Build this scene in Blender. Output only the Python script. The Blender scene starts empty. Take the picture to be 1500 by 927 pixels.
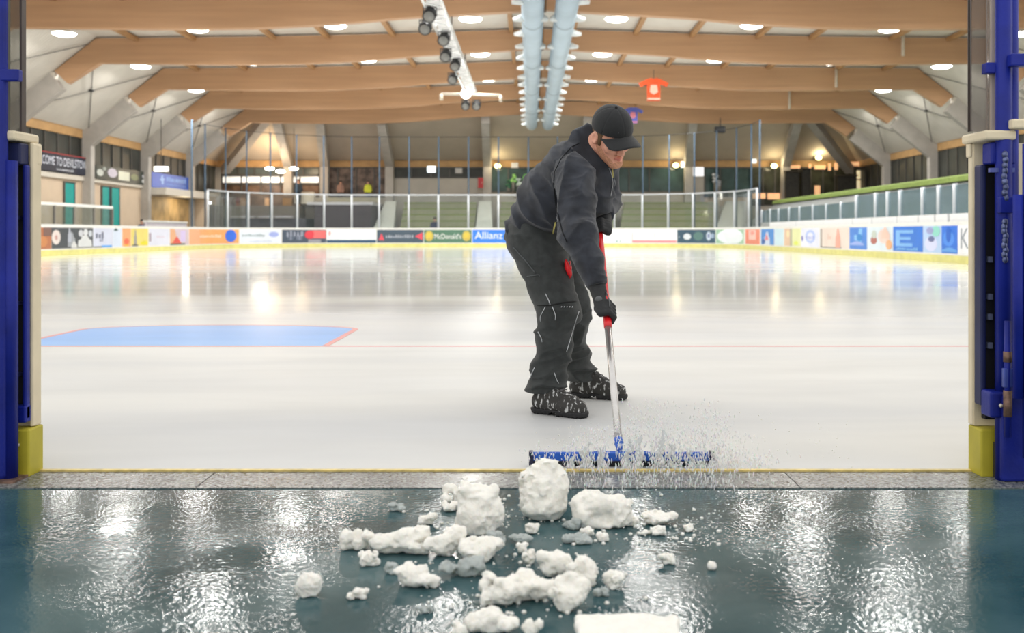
import bpy, bmesh, math, random
import numpy as np
from mathutils import Vector, Matrix

# ------------------------------------------------------------------ camera, light, exposure
scene = bpy.context.scene
COL = scene.collection
F, CX, CY, H = 1473.0, 777.0, 342.0, 0.85      # focal length, vanishing point, eye height
EXPOSURE = 0.0
WORLD = 1.2
LAMP_W = 230.0

cam_d = bpy.data.cameras.new('camera')
cam = bpy.data.objects.new('camera', cam_d); COL.objects.link(cam)
cam.location = (0, 0, H); cam.rotation_euler = (math.radians(90), 0, 0)
cam_d.sensor_width = 36; cam_d.lens = F / 1500 * 36
cam_d.shift_x = -(CX - 750) / 1500; cam_d.shift_y = -(463.5 - CY) / 1500
cam_d.clip_start = 0.05; cam_d.clip_end = 300
cam_d.dof.use_dof = True; cam_d.dof.focus_distance = 4.5; cam_d.dof.aperture_fstop = 3.2
scene.camera = cam
scene.view_settings.view_transform = 'Standard'; scene.view_settings.look = 'None'
scene.view_settings.gamma = 1; scene.view_settings.use_curve_mapping = False
scene.view_settings.exposure = EXPOSURE

world = bpy.data.worlds.new('ambient_fill'); scene.world = world; world.use_nodes = True  # added even fill from all round, entering where the roof is left open
wn = world.node_tree.nodes; bg = wn['Background']
bg.inputs[0].default_value = (1.0, 0.985, 0.965, 1); bg.inputs[1].default_value = WORLD

def area(name, loc, rot, sx, sy, power, color=(1, 1, 1), spread=180):
    l = bpy.data.lights.new(name, 'AREA'); l.shape = 'RECTANGLE'; l.size = sx; l.size_y = sy
    l.energy = power; l.color = color; l.spread = math.radians(spread)
    o = bpy.data.objects.new(name, l); COL.objects.link(o); o.location = loc; o.rotation_euler = rot
    return o
def point(name, loc, power, color, r=0.1):
    l = bpy.data.lights.new(name, 'POINT'); l.energy = power; l.color = color; l.shadow_soft_size = r
    o = bpy.data.objects.new(name, l); COL.objects.link(o); o.location = loc
    return o

# ------------------------------------------------------------------ materials
def lin(c):
    return tuple(((v / 255) / 12.92 if v / 255 <= 0.04045 else ((v / 255 + 0.055) / 1.055) ** 2.4) for v in c)
MATS = {}
def mat(name, rgb, rough=0.5, metal=0.0, var=0.08, scale=8.0, bump=0.0, bscale=40.0, emit=0, spec=0.5,
        rgb2=None, sheen=0, trans=0, ior=1.45, sss=0, alpha=1, coat=0, stretch=(1, 1, 1), thr=None):
    """principled material whose colour and relief come from object-space noise"""
    if name in MATS: return MATS[name]
    m = bpy.data.materials.new(name); m.use_nodes = True; MATS[name] = m
    nt = m.node_tree; N = nt.nodes; L = nt.links; b = N['Principled BSDF']
    tc = N.new('ShaderNodeTexCoord'); mp = N.new('ShaderNodeMapping'); mp.inputs['Scale'].default_value = stretch
    L.new(tc.outputs['Object'], mp.inputs[0])
    nz = N.new('ShaderNodeTexNoise'); nz.inputs['Scale'].default_value = scale; nz.inputs['Detail'].default_value = 4
    L.new(mp.outputs[0], nz.inputs['Vector'])
    cr = N.new('ShaderNodeValToRGB')
    c = lin(rgb)
    if rgb2 is None:
        a = tuple(max(0, v * (1 - var)) for v in c); d = tuple(min(1, v * (1 + var)) for v in c)
    else: a, d = c, lin(rgb2)
    cr.color_ramp.elements[0].color = (*a, 1); cr.color_ramp.elements[1].color = (*d, 1)
    lo, hi = thr or (0.35, 0.65)
    cr.color_ramp.elements[0].position = lo; cr.color_ramp.elements[1].position = hi
    L.new(nz.outputs['Fac'], cr.inputs[0]); L.new(cr.outputs[0], b.inputs['Base Color'])
    b.inputs['Roughness'].default_value = rough; b.inputs['Metallic'].default_value = metal
    b.inputs['Specular IOR Level'].default_value = spec; b.inputs['IOR'].default_value = ior
    b.inputs['Sheen Weight'].default_value = sheen; b.inputs['Transmission Weight'].default_value = trans
    b.inputs['Alpha'].default_value = alpha; b.inputs['Coat Weight'].default_value = coat
    if sss:
        b.inputs['Subsurface Weight'].default_value = sss; b.inputs['Subsurface Radius'].default_value = (1, .8, .6)
        b.inputs['Subsurface Scale'].default_value = 0.02
    if emit:
        L.new(cr.outputs[0], b.inputs['Emission Color']); b.inputs['Emission Strength'].default_value = emit
    if bump:
        n2 = N.new('ShaderNodeTexNoise'); n2.inputs['Scale'].default_value = bscale; n2.inputs['Detail'].default_value = 5
        L.new(mp.outputs[0], n2.inputs['Vector'])
        bp = N.new('ShaderNodeBump'); bp.inputs['Strength'].default_value = bump; bp.inputs['Distance'].default_value = 0.01
        L.new(n2.outputs['Fac'], bp.inputs['Height']); L.new(bp.outputs[0], b.inputs['Normal'])
    return m

def glassy(name, tint=(0.9, 0.95, 0.95), amount=0.15, rough=0.05, diff=0.06, dcol=(0.5, 0.6, 0.62)):
    """thin clear sheet: mostly see-through, a little glossy and a little milky"""
    if name in MATS: return MATS[name]
    m = bpy.data.materials.new(name); m.use_nodes = True; MATS[name] = m
    nt = m.node_tree; N = nt.nodes; L = nt.links; N.remove(N['Principled BSDF']); out = N['Material Output']
    t = N.new('ShaderNodeBsdfTransparent'); t.inputs[0].default_value = (*tint, 1)
    g = N.new('ShaderNodeBsdfGlossy'); g.inputs['Roughness'].default_value = rough
    d = N.new('ShaderNodeBsdfDiffuse'); d.inputs[0].default_value = (*dcol, 1)
    nz = N.new('ShaderNodeTexNoise'); nz.inputs['Scale'].default_value = 3
    mr = N.new('ShaderNodeMapRange'); mr.inputs['To Min'].default_value = diff * 0.6; mr.inputs['To Max'].default_value = diff * 1.4
    L.new(nz.outputs['Fac'], mr.inputs['Value'])
    m1 = N.new('ShaderNodeMixShader'); m2 = N.new('ShaderNodeMixShader')
    L.new(mr.outputs[0], m1.inputs[0]); L.new(t.outputs[0], m1.inputs[1]); L.new(d.outputs[0], m1.inputs[2])
    fr = N.new('ShaderNodeFresnel'); fr.inputs[0].default_value = 1.45
    mu = N.new('ShaderNodeMath'); mu.operation = 'MULTIPLY'; mu.inputs[1].default_value = amount * 4
    L.new(fr.outputs[0], mu.inputs[0])
    L.new(mu.outputs[0], m2.inputs[0]); L.new(m1.outputs[0], m2.inputs[1]); L.new(g.outputs[0], m2.inputs[2])
    L.new(m2.outputs[0], out.inputs[0])
    return m

# ------------------------------------------------------------------ object helpers
ORG = {}
def link(o, parent=None):
    COL.objects.link(o)
    if parent: o.parent = parent
    return o
def tag(o, label=None, cat=None, group=None, kind=None):
    if label: o['label'] = label
    if cat: o['category'] = cat
    if group: o['group'] = group
    if kind: o['kind'] = kind
    return o
def thing(name, loc, label, cat, group=None):
    o = bpy.data.objects.new(name, None); o.empty_display_size = 0.1; link(o); o.location = loc
    ORG[o.as_pointer()] = Vector(loc)
    return tag(o, label, cat, group)
def build(name, verts, faces, m, parent=None, smooth=False, bevel=0, base=None):
    """one mesh object from WORLD coordinates; with a parent the vertices become local to its origin"""
    if parent is not None: org = ORG[parent.as_pointer()]
    elif base is not None: org = Vector(base)
    else: org = Vector((0, 0, 0))
    V = np.asarray(verts, dtype=np.float64).reshape(-1, 3) - np.array(org)
    me = bpy.data.meshes.new(name); me.from_pydata(V.tolist(), [], [list(map(int, f)) for f in faces])
    me.update()
    bm = bmesh.new(); bm.from_mesh(me); bmesh.ops.recalc_face_normals(bm, faces=bm.faces); bm.to_mesh(me); bm.free()
    if smooth: me.polygons.foreach_set('use_smooth', [True] * len(me.polygons))
    me.materials.append(m)
    o = bpy.data.objects.new(name, me); link(o, parent)
    if parent is None: o.location = org
    ORG[o.as_pointer()] = org
    if bevel:
        b = o.modifiers.new('bevel', 'BEVEL'); b.width = bevel; b.segments = 2; b.limit_method = 'ANGLE'
    return o
class MB:
    def __init__(s): s.v = []; s.f = []
    def add(s, v, f):
        n = len(s.v); s.v += [tuple(p) for p in v]; s.f += [tuple(i + n for i in q) for q in f]; return s
    def box(s, x0, x1, y0, y1, z0, z1):
        v = [(x0, y0, z0), (x1, y0, z0), (x1, y1, z0), (x0, y1, z0), (x0, y0, z1), (x1, y0, z1), (x1, y1, z1), (x0, y1, z1)]
        return s.add(v, [(0, 3, 2, 1), (4, 5, 6, 7), (0, 1, 5, 4), (1, 2, 6, 5), (2, 3, 7, 6), (3, 0, 4, 7)])
    def prism(s, poly, a, b, ax='y'):
        n = len(poly)
        def P(p, t): return (p[0], t, p[1]) if ax == 'y' else ((t, p[0], p[1]) if ax == 'x' else (p[0], p[1], t))
        v = [P(p, a) for p in poly] + [P(p, b) for p in poly]
        return s.add(v, [tuple(range(n))[::-1], tuple(range(n, 2 * n))] + [(i, (i + 1) % n, n + (i + 1) % n, n + i) for i in range(n)])
    def tube(s, pts, r, n=8, rs=None):
        pts = [Vector(p) for p in pts]; k = len(pts); v = []; f = []
        up = None
        for i, p in enumerate(pts):
            d = (pts[min(i + 1, k - 1)] - pts[max(i - 1, 0)]).normalized()
            if up is None:
                up = Vector((0, 0, 1)) if abs(d.z) < 0.9 else Vector((1, 0, 0))
            a = d.cross(up).normalized(); b = d.cross(a).normalized(); up = -b if b.dot(up) < 0 else b
            up = a.cross(d).normalized() if False else up
            rr = rs[i] if rs else r
            for j in range(n):
                t = 2 * math.pi * j / n; v.append(p + a * math.cos(t) * rr + b * math.sin(t) * rr)
        for i in range(k - 1):
            for j in range(n):
                f.append((i * n + j, i * n + (j + 1) % n, (i + 1) * n + (j + 1) % n, (i + 1) * n + j))
        f.append(tuple(range(n))[::-1]); f.append(tuple((k - 1) * n + j for j in range(n)))
        return s.add(v, f)
    def ball(s, c, rx, ry=None, rz=None, n=8, m=6):
        ry = ry or rx; rz = rz or rx; v = [(c[0], c[1], c[2] - rz)]; f = []
        for i in range(1, m):
            ph = math.pi * i / m
            for j in range(n):
                t = 2 * math.pi * j / n
                v.append((c[0] + rx * math.sin(ph) * math.cos(t), c[1] + ry * math.sin(ph) * math.sin(t), c[2] - rz * math.cos(ph)))
        v.append((c[0], c[1], c[2] + rz)); e = len(v) - 1
        for j in range(n): f.append((0, 1 + (j + 1) % n, 1 + j))
        for i in range(m - 2):
            for j in range(n):
                a = 1 + i * n; f.append((a + j, a + (j + 1) % n, a + n + (j + 1) % n, a + n + j))
        a = 1 + (m - 2) * n
        for j in range(n): f.append((a + j, a + (j + 1) % n, e))
        return s.add(v, f)
    def out(s, name, m, parent=None, smooth=False, bevel=0, base=None):
        return build(name, s.v, s.f, m, parent, smooth, bevel, base)
def copy_tree(o, parent=None):
    c = o.copy(); COL.objects.link(c)
    ORG[c.as_pointer()] = ORG.get(o.as_pointer(), Vector((0, 0, 0)))
    if parent is not None: c.parent = parent
    for ch in list(o.children): copy_tree(ch, c)
    return c
def W(px, py, Y):
    return Vector(((px - CX) * Y / F, Y, H - (py - CY) * Y / F))
def GY(py): return F * H / (py - CY)           # distance of a ground point seen at row py
def text2d(s, height=1.0):
    """outline letters as a flat mesh: vertices (x, y), faces, width"""
    cu = bpy.data.curves.new('t', 'FONT'); cu.body = s; cu.resolution_u = 3; cu.fill_mode = 'BOTH'
    o = bpy.data.objects.new('t', cu); COL.objects.link(o)
    dg = bpy.context.evaluated_depsgraph_get(); me = bpy.data.meshes.new_from_object(o.evaluated_get(dg))
    v = [(p.co.x, p.co.y) for p in me.vertices]; f = [tuple(p.vertices) for p in me.polygons]
    bpy.data.objects.remove(o); bpy.data.curves.remove(cu); bpy.data.meshes.remove(me)
    x0 = min(p[0] for p in v); x1 = max(p[0] for p in v); y0 = min(p[1] for p in v); y1 = max(p[1] for p in v)
    return [((x - x0) / (x1 - x0), (y - y0) / (y1 - y0)) for x, y in v], f

# ------------------------------------------------------------------ signed-distance modelling
def vnoise(P, seed=0):
    """smooth value noise in [0,1], vectorised"""
    I = np.floor(P).astype(np.int64); f = P - I; f = f * f * (3 - 2 * f)
    def h(x, y, z):
        n = (x * 374761393 + y * 668265263 + z * 2147483647 + seed * 1274126177) & 0xffffffff
        n = ((n ^ (n >> 13)) * 1274126177) & 0xffffffff
        n = (n ^ (n >> 16)) & 0xffff
        return n / 65535.0
    r = 0
    for dx in (0, 1):
        for dy in (0, 1):
            for dz in (0, 1):
                w = (f[..., 0] if dx else 1 - f[..., 0]) * (f[..., 1] if dy else 1 - f[..., 1]) * (f[..., 2] if dz else 1 - f[..., 2])
                r = r + w * h(I[..., 0] + dx, I[..., 1] + dy, I[..., 2] + dz)
    return r
def smin(a, b, k):
    h = np.clip(0.5 + 0.5 * (b - a) / k, 0, 1)
    return b * (1 - h) + a * h - k * h * (1 - h)
def smax(a, b, k): return -smin(-a, -b, k)
def sd_cap(P, a, b, ra, rb, ax=None, st=1.0):
    a = np.array(a, float); b = np.array(b, float); Q = P - a; ba = b - a
    if ax is not None:
        u = np.array(ax, float); u = u / np.linalg.norm(u)
        Q = Q - np.outer(Q @ u, u) * (1 - 1 / st); ba = ba - u * (ba @ u) * (1 - 1 / st)
    t = np.clip((Q @ ba) / max(ba @ ba, 1e-9), 0, 1)
    return np.linalg.norm(Q - t[:, None] * ba, axis=1) - (ra + (rb - ra) * t)
def sd_ell(P, c, r, R=None):
    Q = P - np.array(c, float)
    if R is not None: Q = Q @ R
    r = np.array(r, float); k0 = np.linalg.norm(Q / r, axis=1); k1 = np.linalg.norm(Q / (r * r), axis=1)
    return k0 * (k0 - 1) / np.maximum(k1, 1e-6)
def surf(fn, lo, hi, h):
    """surface nets: sdf -> vertices, quads; skips blocks far from the surface"""
    lo = np.array(lo, float); n = np.ceil((np.array(hi, float) - lo) / h).astype(int) + 1
    B = 12; D = np.full(tuple(n), 1.0, dtype=np.float32)
    cs = []; idx = []
    for i in range(0, n[0], B):
        for j in range(0, n[1], B):
            for k in range(0, n[2], B):
                idx.append((i, j, k)); cs.append(lo + (np.array([i, j, k]) + B / 2) * h)
    dc = fn(np.array(cs)); rad = B * h * 0.95 + 0.03
    for (i, j, k), d in zip(idx, dc):
        e = (min(i + B, n[0]), min(j + B, n[1]), min(k + B, n[2]))
        if abs(d) > rad: D[i:e[0], j:e[1], k:e[2]] = d; continue
        g = np.stack(np.meshgrid(np.arange(i, e[0]), np.arange(j, e[1]), np.arange(k, e[2]), indexing='ij'), -1)
        D[i:e[0], j:e[1], k:e[2]] = fn(lo + g.reshape(-1, 3) * h).reshape(g.shape[:3])
    D[0], D[-1] = 1, 1; D[:, 0], D[:, -1] = 1, 1; D[:, :, 0], D[:, :, -1] = 1, 1
    S = D < 0
    c = [S[a:n[0] - 1 + a, b:n[1] - 1 + b, d:n[2] - 1 + d] for a in (0, 1) for b in (0, 1) for d in (0, 1)]
    anyc = np.logical_or.reduce(c); allc = np.logical_and.reduce(c); M = anyc & ~allc
    ijk = np.argwhere(M); ID = np.full(M.shape, -1, dtype=np.int64); ID[M] = np.arange(len(ijk))
    acc = np.zeros((len(ijk), 3)); cnt = np.zeros(len(ijk))
    off = [(a, b, d) for a in (0, 1) for b in (0, 1) for d in (0, 1)]
    for p in off:
        for ax in range(3):
            if p[ax]: continue
            q = list(p); q[ax] = 1
            A = D[tuple((ijk + p).T)]; Bv = D[tuple((ijk + q).T)]; x = (A < 0) != (Bv < 0)
            t = np.where(x, A / np.where(A == Bv, 1, A - Bv), 0)
            pt = np.array(p)[None] + t[:, None] * (np.array(q) - np.array(p))[None]
            acc += pt * x[:, None]; cnt += x
    V = lo + (ijk + acc / cnt[:, None]) * h
    F_ = []
    for ax in range(3):
        b_, c_ = [(1, 2), (2, 0), (0, 1)][ax]
        s0 = [slice(1, n[t] - 1) for t in range(3)]; s0[ax] = slice(0, n[ax] - 1)
        s1 = list(s0); s1[ax] = slice(1, n[ax])
        X = S[tuple(s0)] != S[tuple(s1)]; e = np.argwhere(X)
        if not len(e): continue
        g = e.copy()
        for t in range(3):
            if t != ax: g[:, t] += 1
        def cell(db, dc2):
            q = g.copy(); q[:, b_] -= db; q[:, c_] -= dc2; return ID[tuple(q.T)]
        quad = np.stack([cell(0, 0), cell(1, 0), cell(1, 1), cell(0, 1)], 1)
        F_.append(quad)
    Fq = np.concatenate(F_); Fq = Fq[(Fq >= 0).all(1)]
    return V, Fq
def sculpt(name, fn, lo, hi, h, m, parent=None, base=None):
    V, Q = surf(fn, lo, hi, h)
    return build(name, V, Q, m, parent, True, 0, base)

# ================================================================== THE SETTING
ORD = ['nearest', 'second nearest', 'third', 'fourth', 'fifth', 'sixth', 'seventh', 'eighth']
NTH = ['first', 'second', 'third', 'fourth', 'fifth', 'sixth', 'seventh', 'eighth', 'ninth', 'tenth', 'eleventh', 'twelfth', 'thirteenth', 'fourteenth', 'fifteenth', 'sixteenth',
       'seventeenth', 'eighteenth', 'nineteenth', 'twentieth', 'twenty-first', 'twenty-second', 'twenty-third', 'twenty-fourth', 'twenty-fifth']
XL, XR, YN, YF, RC = -18.1, 12.2, 3.59, 63.6, 8.0
CXR = 0.5                                        # roof centre line

# --- ice
def ice_material(nm='ice', c0=(203, 205, 206), c1=(218, 218, 214)):
    m = bpy.data.materials.new(nm); m.use_nodes = True; nt = m.node_tree; N = nt.nodes; L = nt.links; b = N['Principled BSDF']
    tc = N.new('ShaderNodeTexCoord')
    def noise(scale, st, det=3, rot=0, dist=0):
        mp = N.new('ShaderNodeMapping'); mp.inputs['Scale'].default_value = st; mp.inputs['Rotation'].default_value = (0, 0, rot)
        L.new(tc.outputs['Object'], mp.inputs[0]); n = N.new('ShaderNodeTexNoise'); n.inputs['Scale'].default_value = scale
        n.inputs['Detail'].default_value = det; n.inputs['Distortion'].default_value = dist; L.new(mp.outputs[0], n.inputs['Vector']); return n
    n1 = noise(0.5, (0.12, 1.0, 1), 4, 0.3, 0.6)
    cr = N.new('ShaderNodeValToRGB'); L.new(n1.outputs['Fac'], cr.inputs[0])
    cr.color_ramp.elements[0].position = 0.38; cr.color_ramp.elements[0].color = (*lin(c0), 1)
    cr.color_ramp.elements[1].position = 0.58; cr.color_ramp.elements[1].color = (*lin(c1), 1)
    n4 = noise(1.6, (0.35, 1, 1), 5, -0.2, 0.4)
    mx = N.new('ShaderNodeMix'); mx.data_type = 'RGBA'; mx.blend_type = 'MULTIPLY'; mx.inputs[0].default_value = 1
    c2 = N.new('ShaderNodeValToRGB'); L.new(n4.outputs['Fac'], c2.inputs[0])
    c2.color_ramp.elements[0].position = 0.3; c2.color_ramp.elements[0].color = (.90, .90, .90, 1)
    c2.color_ramp.elements[1].position = 0.6; c2.color_ramp.elements[1].color = (1, 1, 1, 1)
    L.new(cr.outputs[0], mx.inputs[6]); L.new(c2.outputs[0], mx.inputs[7]); L.new(mx.outputs[2], b.inputs['Base Color'])
    n2 = noise(0.35, (0.25, 1, 1), 3, 0.15, 0.3)
    mr = N.new('ShaderNodeMapRange'); mr.inputs['To Min'].default_value = 0.06; mr.inputs['To Max'].default_value = 0.16
    L.new(n2.outputs['Fac'], mr.inputs['Value'])
    sx = N.new('ShaderNodeSeparateXYZ'); L.new(tc.outputs['Object'], sx.inputs[0])
    ny = N.new('ShaderNodeMath'); ny.operation = 'MULTIPLY_ADD'; ny.inputs[1].default_value = 9.0; L.new(n2.outputs['Fac'], ny.inputs[0]); L.new(sx.outputs['Y'], ny.inputs[2])
    m2 = N.new('ShaderNodeMapRange'); m2.inputs['From Min'].default_value = 9.0; m2.inputs['From Max'].default_value = 19.0
    m2.inputs['To Min'].default_value = 0.42; m2.inputs['To Max'].default_value = 0.0; L.new(ny.outputs[0], m2.inputs['Value'])
    ra = N.new('ShaderNodeMath'); ra.operation = 'ADD'; L.new(mr.outputs[0], ra.inputs[0]); L.new(m2.outputs[0], ra.inputs[1]); L.new(ra.outputs[0], b.inputs['Roughness'])
    b.inputs['Specular IOR Level'].default_value = 0.32
    n3 = noise(3.0, (1, 0.5, 1), 4)
    bp = N.new('ShaderNodeBump'); bp.inputs['Strength'].default_value = 0.05; bp.inputs['Distance'].default_value = 0.01
    L.new(n3.outputs['Fac'], bp.inputs['Height']); L.new(bp.outputs[0], b.inputs['Normal'])
    b.inputs['IOR'].default_value = 1.31
    return m
ICE = ice_material()
def arc(cx, cy, r, a0, a1, n):
    return [(cx + r * math.cos(a0 + (a1 - a0) * i / n), cy + r * math.sin(a0 + (a1 - a0) * i / n)) for i in range(n + 1)]
poly = [(XL, YN + RC)] + [(XL, YF - RC)] + arc(XL + RC, YF - RC, RC, math.pi, math.pi / 2, 16)[1:] \
    + arc(XR - RC, YF - RC, RC, math.pi / 2, 0, 16) + [(XR, YN + RC)] + arc(XR - RC, YN + RC, RC, 0, -math.pi / 2, 10)[1:] \
    + arc(XL + RC, YN + RC, RC, -math.pi / 2, -math.pi, 10)[:-1]
tag(MB().prism(poly, -0.10, 0.0, 'z').out('floor', ICE), kind='structure')
gl = MB().box(-17.0, 11.2, 7.56, 7.61, 0, 0.0015)
tag(gl.out('trim_1', ice_material('goal_line_red', (222, 160, 164), (228, 172, 172))), 'thin pale red goal line painted across the ice', kind='structure')
cre = [(-1.55, 7.62), (-1.55, 8.9)] + [(-2.76 + 1.21 * math.cos(t), 8.9 + 0.42 * math.sin(t)) for t in np.linspace(0, math.pi, 20)[1:-1]] + [(-3.97, 8.9), (-3.97, 7.62)]
tag(MB().prism(cre, 0, 0.0015, 'z').out('trim_2', ice_material('crease_blue', (128, 176, 236), (150, 194, 242))), 'light blue goal crease painted on the ice', kind='structure')
edge = []
for a, b2 in zip(cre, cre[1:]):
    a, b2 = Vector((*a, 0)), Vector((*b2, 0)); d = (b2 - a).normalized(); nn = Vector((-d.y, d.x, 0)) * 0.025
    edge.append([a - nn, b2 - nn, b2 + nn, a + nn])
me = MB()
for q in edge: me.prism([(p.x, p.y) for p in q], 0.0005, 0.0022, 'z')
tag(me.out('trim_3', ice_material('crease_edge', (226, 150, 146), (230, 165, 158))), 'thin red outline of the goal crease', kind='structure')
# --- sill, mat floor
def wet_material(name, c0, c1, spec_scale, rough, bumpd, stud=True):
    m = bpy.data.materials.new(name); m.use_nodes = True; nt = m.node_tree; N = nt.nodes; L = nt.links; b = N['Principled BSDF']
    tc = N.new('ShaderNodeTexCoord')
    n1 = N.new('ShaderNodeTexNoise'); n1.inputs['Scale'].default_value = 1.6; n1.inputs['Detail'].default_value = 5; n1.inputs['Distortion'].default_value = 0.5
    L.new(tc.outputs['Object'], n1.inputs['Vector'])
    cr = N.new('ShaderNodeValToRGB'); L.new(n1.outputs['Fac'], cr.inputs[0])
    cr.color_ramp.elements[0].position = 0.35; cr.color_ramp.elements[0].color = (*lin(c0), 1)
    cr.color_ramp.elements[1].position = 0.68; cr.color_ramp.elements[1].color = (*lin(c1), 1)
    L.new(cr.outputs[0], b.inputs['Base Color'])
    n2 = N.new('ShaderNodeTexNoise'); n2.inputs['Scale'].default_value = 2.3; n2.inputs['Detail'].default_value = 3
    L.new(tc.outputs['Object'], n2.inputs['Vector'])
    mr = N.new('ShaderNodeMapRange'); mr.inputs['From Min'].default_value = 0.35; mr.inputs['From Max'].default_value = 0.65
    mr.inputs['To Min'].default_value = rough; mr.inputs['To Max'].default_value = rough + 0.09
    L.new(n2.outputs['Fac'], mr.inputs['Value'])
    L.new(mr.outputs[0], b.inputs['Roughness'])
    v = N.new('ShaderNodeTexVoronoi'); v.inputs['Scale'].default_value = spec_scale
    L.new(tc.outputs['Object'], v.inputs['Vector'])
    n3 = N.new('ShaderNodeTexNoise'); n3.inputs['Scale'].default_value = spec_scale * 1.7; n3.inputs['Detail'].default_value = 1
    L.new(tc.outputs['Object'], n3.inputs['Vector'])
    # the amount of relief changes over the floor: drops of water in some places, smooth film in others
    n5 = N.new('ShaderNodeTexNoise'); n5.inputs['Scale'].default_value = 3.1; n5.inputs['Detail'].default_value = 3
    L.new(tc.outputs['Object'], n5.inputs['Vector'])
    m5 = N.new('ShaderNodeMapRange'); m5.inputs['From Min'].default_value = 0.38; m5.inputs['From Max'].default_value = 0.62
    m5.inputs['To Min'].default_value = 0.4; m5.inputs['To Max'].default_value = 1.0; L.new(n5.outputs['Fac'], m5.inputs['Value'])
    ad = N.new('ShaderNodeMath'); ad.operation = 'MULTIPLY_ADD'; ad.inputs[1].default_value = 0.5; L.new(v.outputs['Distance'], ad.inputs[0]); L.new(n3.outputs['Fac'], ad.inputs[2])
    ml = N.new('ShaderNodeMath'); ml.operation = 'MULTIPLY'; L.new(ad.outputs[0], ml.inputs[0]); L.new(m5.outputs[0], ml.inputs[1])
    bp = N.new('ShaderNodeBump'); bp.inputs['Strength'].default_value = 1.0; bp.inputs['Distance'].default_value = bumpd
    last = ml
    if stud:   # fine cross ribs of the rubber
        wv = N.new('ShaderNodeTexWave'); wv.bands_direction = 'Y'; wv.inputs['Scale'].default_value = 12; wv.inputs['Distortion'].default_value = 0.6
        L.new(tc.outputs['Object'], wv.inputs['Vector'])
        m6 = N.new('ShaderNodeMath'); m6.operation = 'MULTIPLY_ADD'; m6.inputs[1].default_value = 0.05
        L.new(wv.outputs['Fac'], m6.inputs[0]); L.new(ml.outputs[0], m6.inputs[2]); last = m6
    L.new(last.outputs[0], bp.inputs['Height']); L.new(bp.outputs[0], b.inputs['Normal'])
    b.inputs['IOR'].default_value = 1.45; b.inputs['Specular IOR Level'].default_value = 0.22
    return m
MAT_F = wet_material('wet_rubber', (32, 66, 72), (74, 102, 106), 60, 0.05, 0.0008)
SILL_M = None
SILL_M = wet_material('wet_sill', (66, 72, 74), (148, 150, 148), 120, 0.12, 0.0010, False)
for n_ in SILL_M.node_tree.nodes:
    if n_.type == 'TEX_NOISE' and abs(n_.inputs['Scale'].default_value - 1.6) < .01: n_.inputs['Scale'].default_value = 85
tag(MB().box(-6, 6, -1.5, 3.35, -0.1, 0.0).out('floor_mat', MAT_F), 'wet dark teal rubber mat floor in front of the ice', kind='structure')
sl = MB(); xs = [-6, -3.1, -1.115, 0.9, 2.6, 6]
for a, b2 in zip(xs, xs[1:]): sl.box(a + 0.002, b2 - 0.002, 3.352, 3.572, -0.1, 0.004)
tag(sl.out('trim_4', SILL_M), 'speckled grey sill strip along the edge of the ice', kind='structure')
tag(MB().box(-1.75, 1.58, 3.574, 3.592, -0.1, 0.010).out('trim_5', mat('sill_yellow', (214, 192, 120), 0.4, var=0.2, scale=30)), 'thin yellow edge strip of the sill', kind='structure')
# --- surrounds of the rink
tag(MB().box(-23.3, XL - 0.2, 12, 72, -0.3, -0.02).box(XR + 0.2, 24.3, 12, 72, -0.3, -0.02).box(XL - 0.2, XR + 0.2, YF + .1, 72, -0.3, -0.02)
    .out('floor_surround', mat('walkway_grey', (120, 118, 112), 0.6)), kind='structure')

# --- dasher boards: a path round the rink, u = metres along it, z = height
US1 = YF - RC - 22.0; ARC = math.pi / 2 * RC; US2 = US1 + ARC; US3 = US2 + (XR - XL - 2 * RC); US4 = US3 + ARC; UEND = US4 + (YF - RC - 20)
def path(u):
    if u < US1: return Vector((XL, 22.0 + u, 0)), Vector((1, 0, 0))
    if u < US2:
        t = math.pi - (u - US1) / RC; d = Vector((math.cos(t), math.sin(t), 0)); return Vector((XL + RC, YF - RC, 0)) + d * RC, -d
    if u < US3: return Vector((XL + RC + u - US2, YF, 0)), Vector((0, -1, 0))
    if u < US4:
        t = math.pi / 2 - (u - US3) / RC; d = Vector((math.cos(t), math.sin(t), 0)); return Vector((XR - RC, YF - RC, 0)) + d * RC, -d
    return Vector((XR, YF - RC - (u - US4), 0)), Vector((-1, 0, 0))
_us = np.linspace(0, UEND, 4000); _px = np.array([CX + F * path(u)[0].x / path(u)[0].y for u in _us])
def upx(px): return float(np.interp(px, _px, _us))
def strip(u0, u1, z0, z1, off0, off1, mb=None):
    """a sheet that follows the boards, off0..off1 metres proud of them"""
    mb = mb or MB(); n = max(1, int(math.ceil(abs(u1 - u0) / 0.6))); v = []; f = []
    for i in range(n + 1):
        p, nn = path(u0 + (u1 - u0) * i / n)
        for o in (off0, off1):
            for z in (z0, z1):
                q = p + nn * o; v.append((q.x, q.y, z))
    for i in range(n):
        a = i * 4; b2 = a + 4
        f += [(a + 2, a + 3, b2 + 3, b2 + 2), (a, b2, b2 + 1, a + 1), (a + 1, b2 + 1, b2 + 3, a + 3), (a, a + 2, b2 + 2, b2)]
    f += [(0, 1, 3, 2), (n * 4, n * 4 + 2, n * 4 + 3, n * 4 + 1)]
    return mb.add(v, f)
def flat(name, V2, F2, u0, u1, z0, z1, off, m, parent):
    """flat shape (0..1 square) laid on the boards"""
    v = []
    for x, y in V2:
        p, nn = path(u0 + (u1 - u0) * x); q = p + nn * off; v.append((q.x, q.y, z0 + (z1 - z0) * y))
    return build(name, v, F2, m, parent)
def paint(rgb): return mat('print_%02x%02x%02x' % tuple(rgb), rgb, 0.35, var=0.04, scale=1.5)
WHITE_B = mat('board_white', (236, 236, 232), 0.35, var=0.03, scale=2)
YEL = mat('kick_yellow', (220, 216, 136), 0.4, var=0.08, scale=3)
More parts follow.
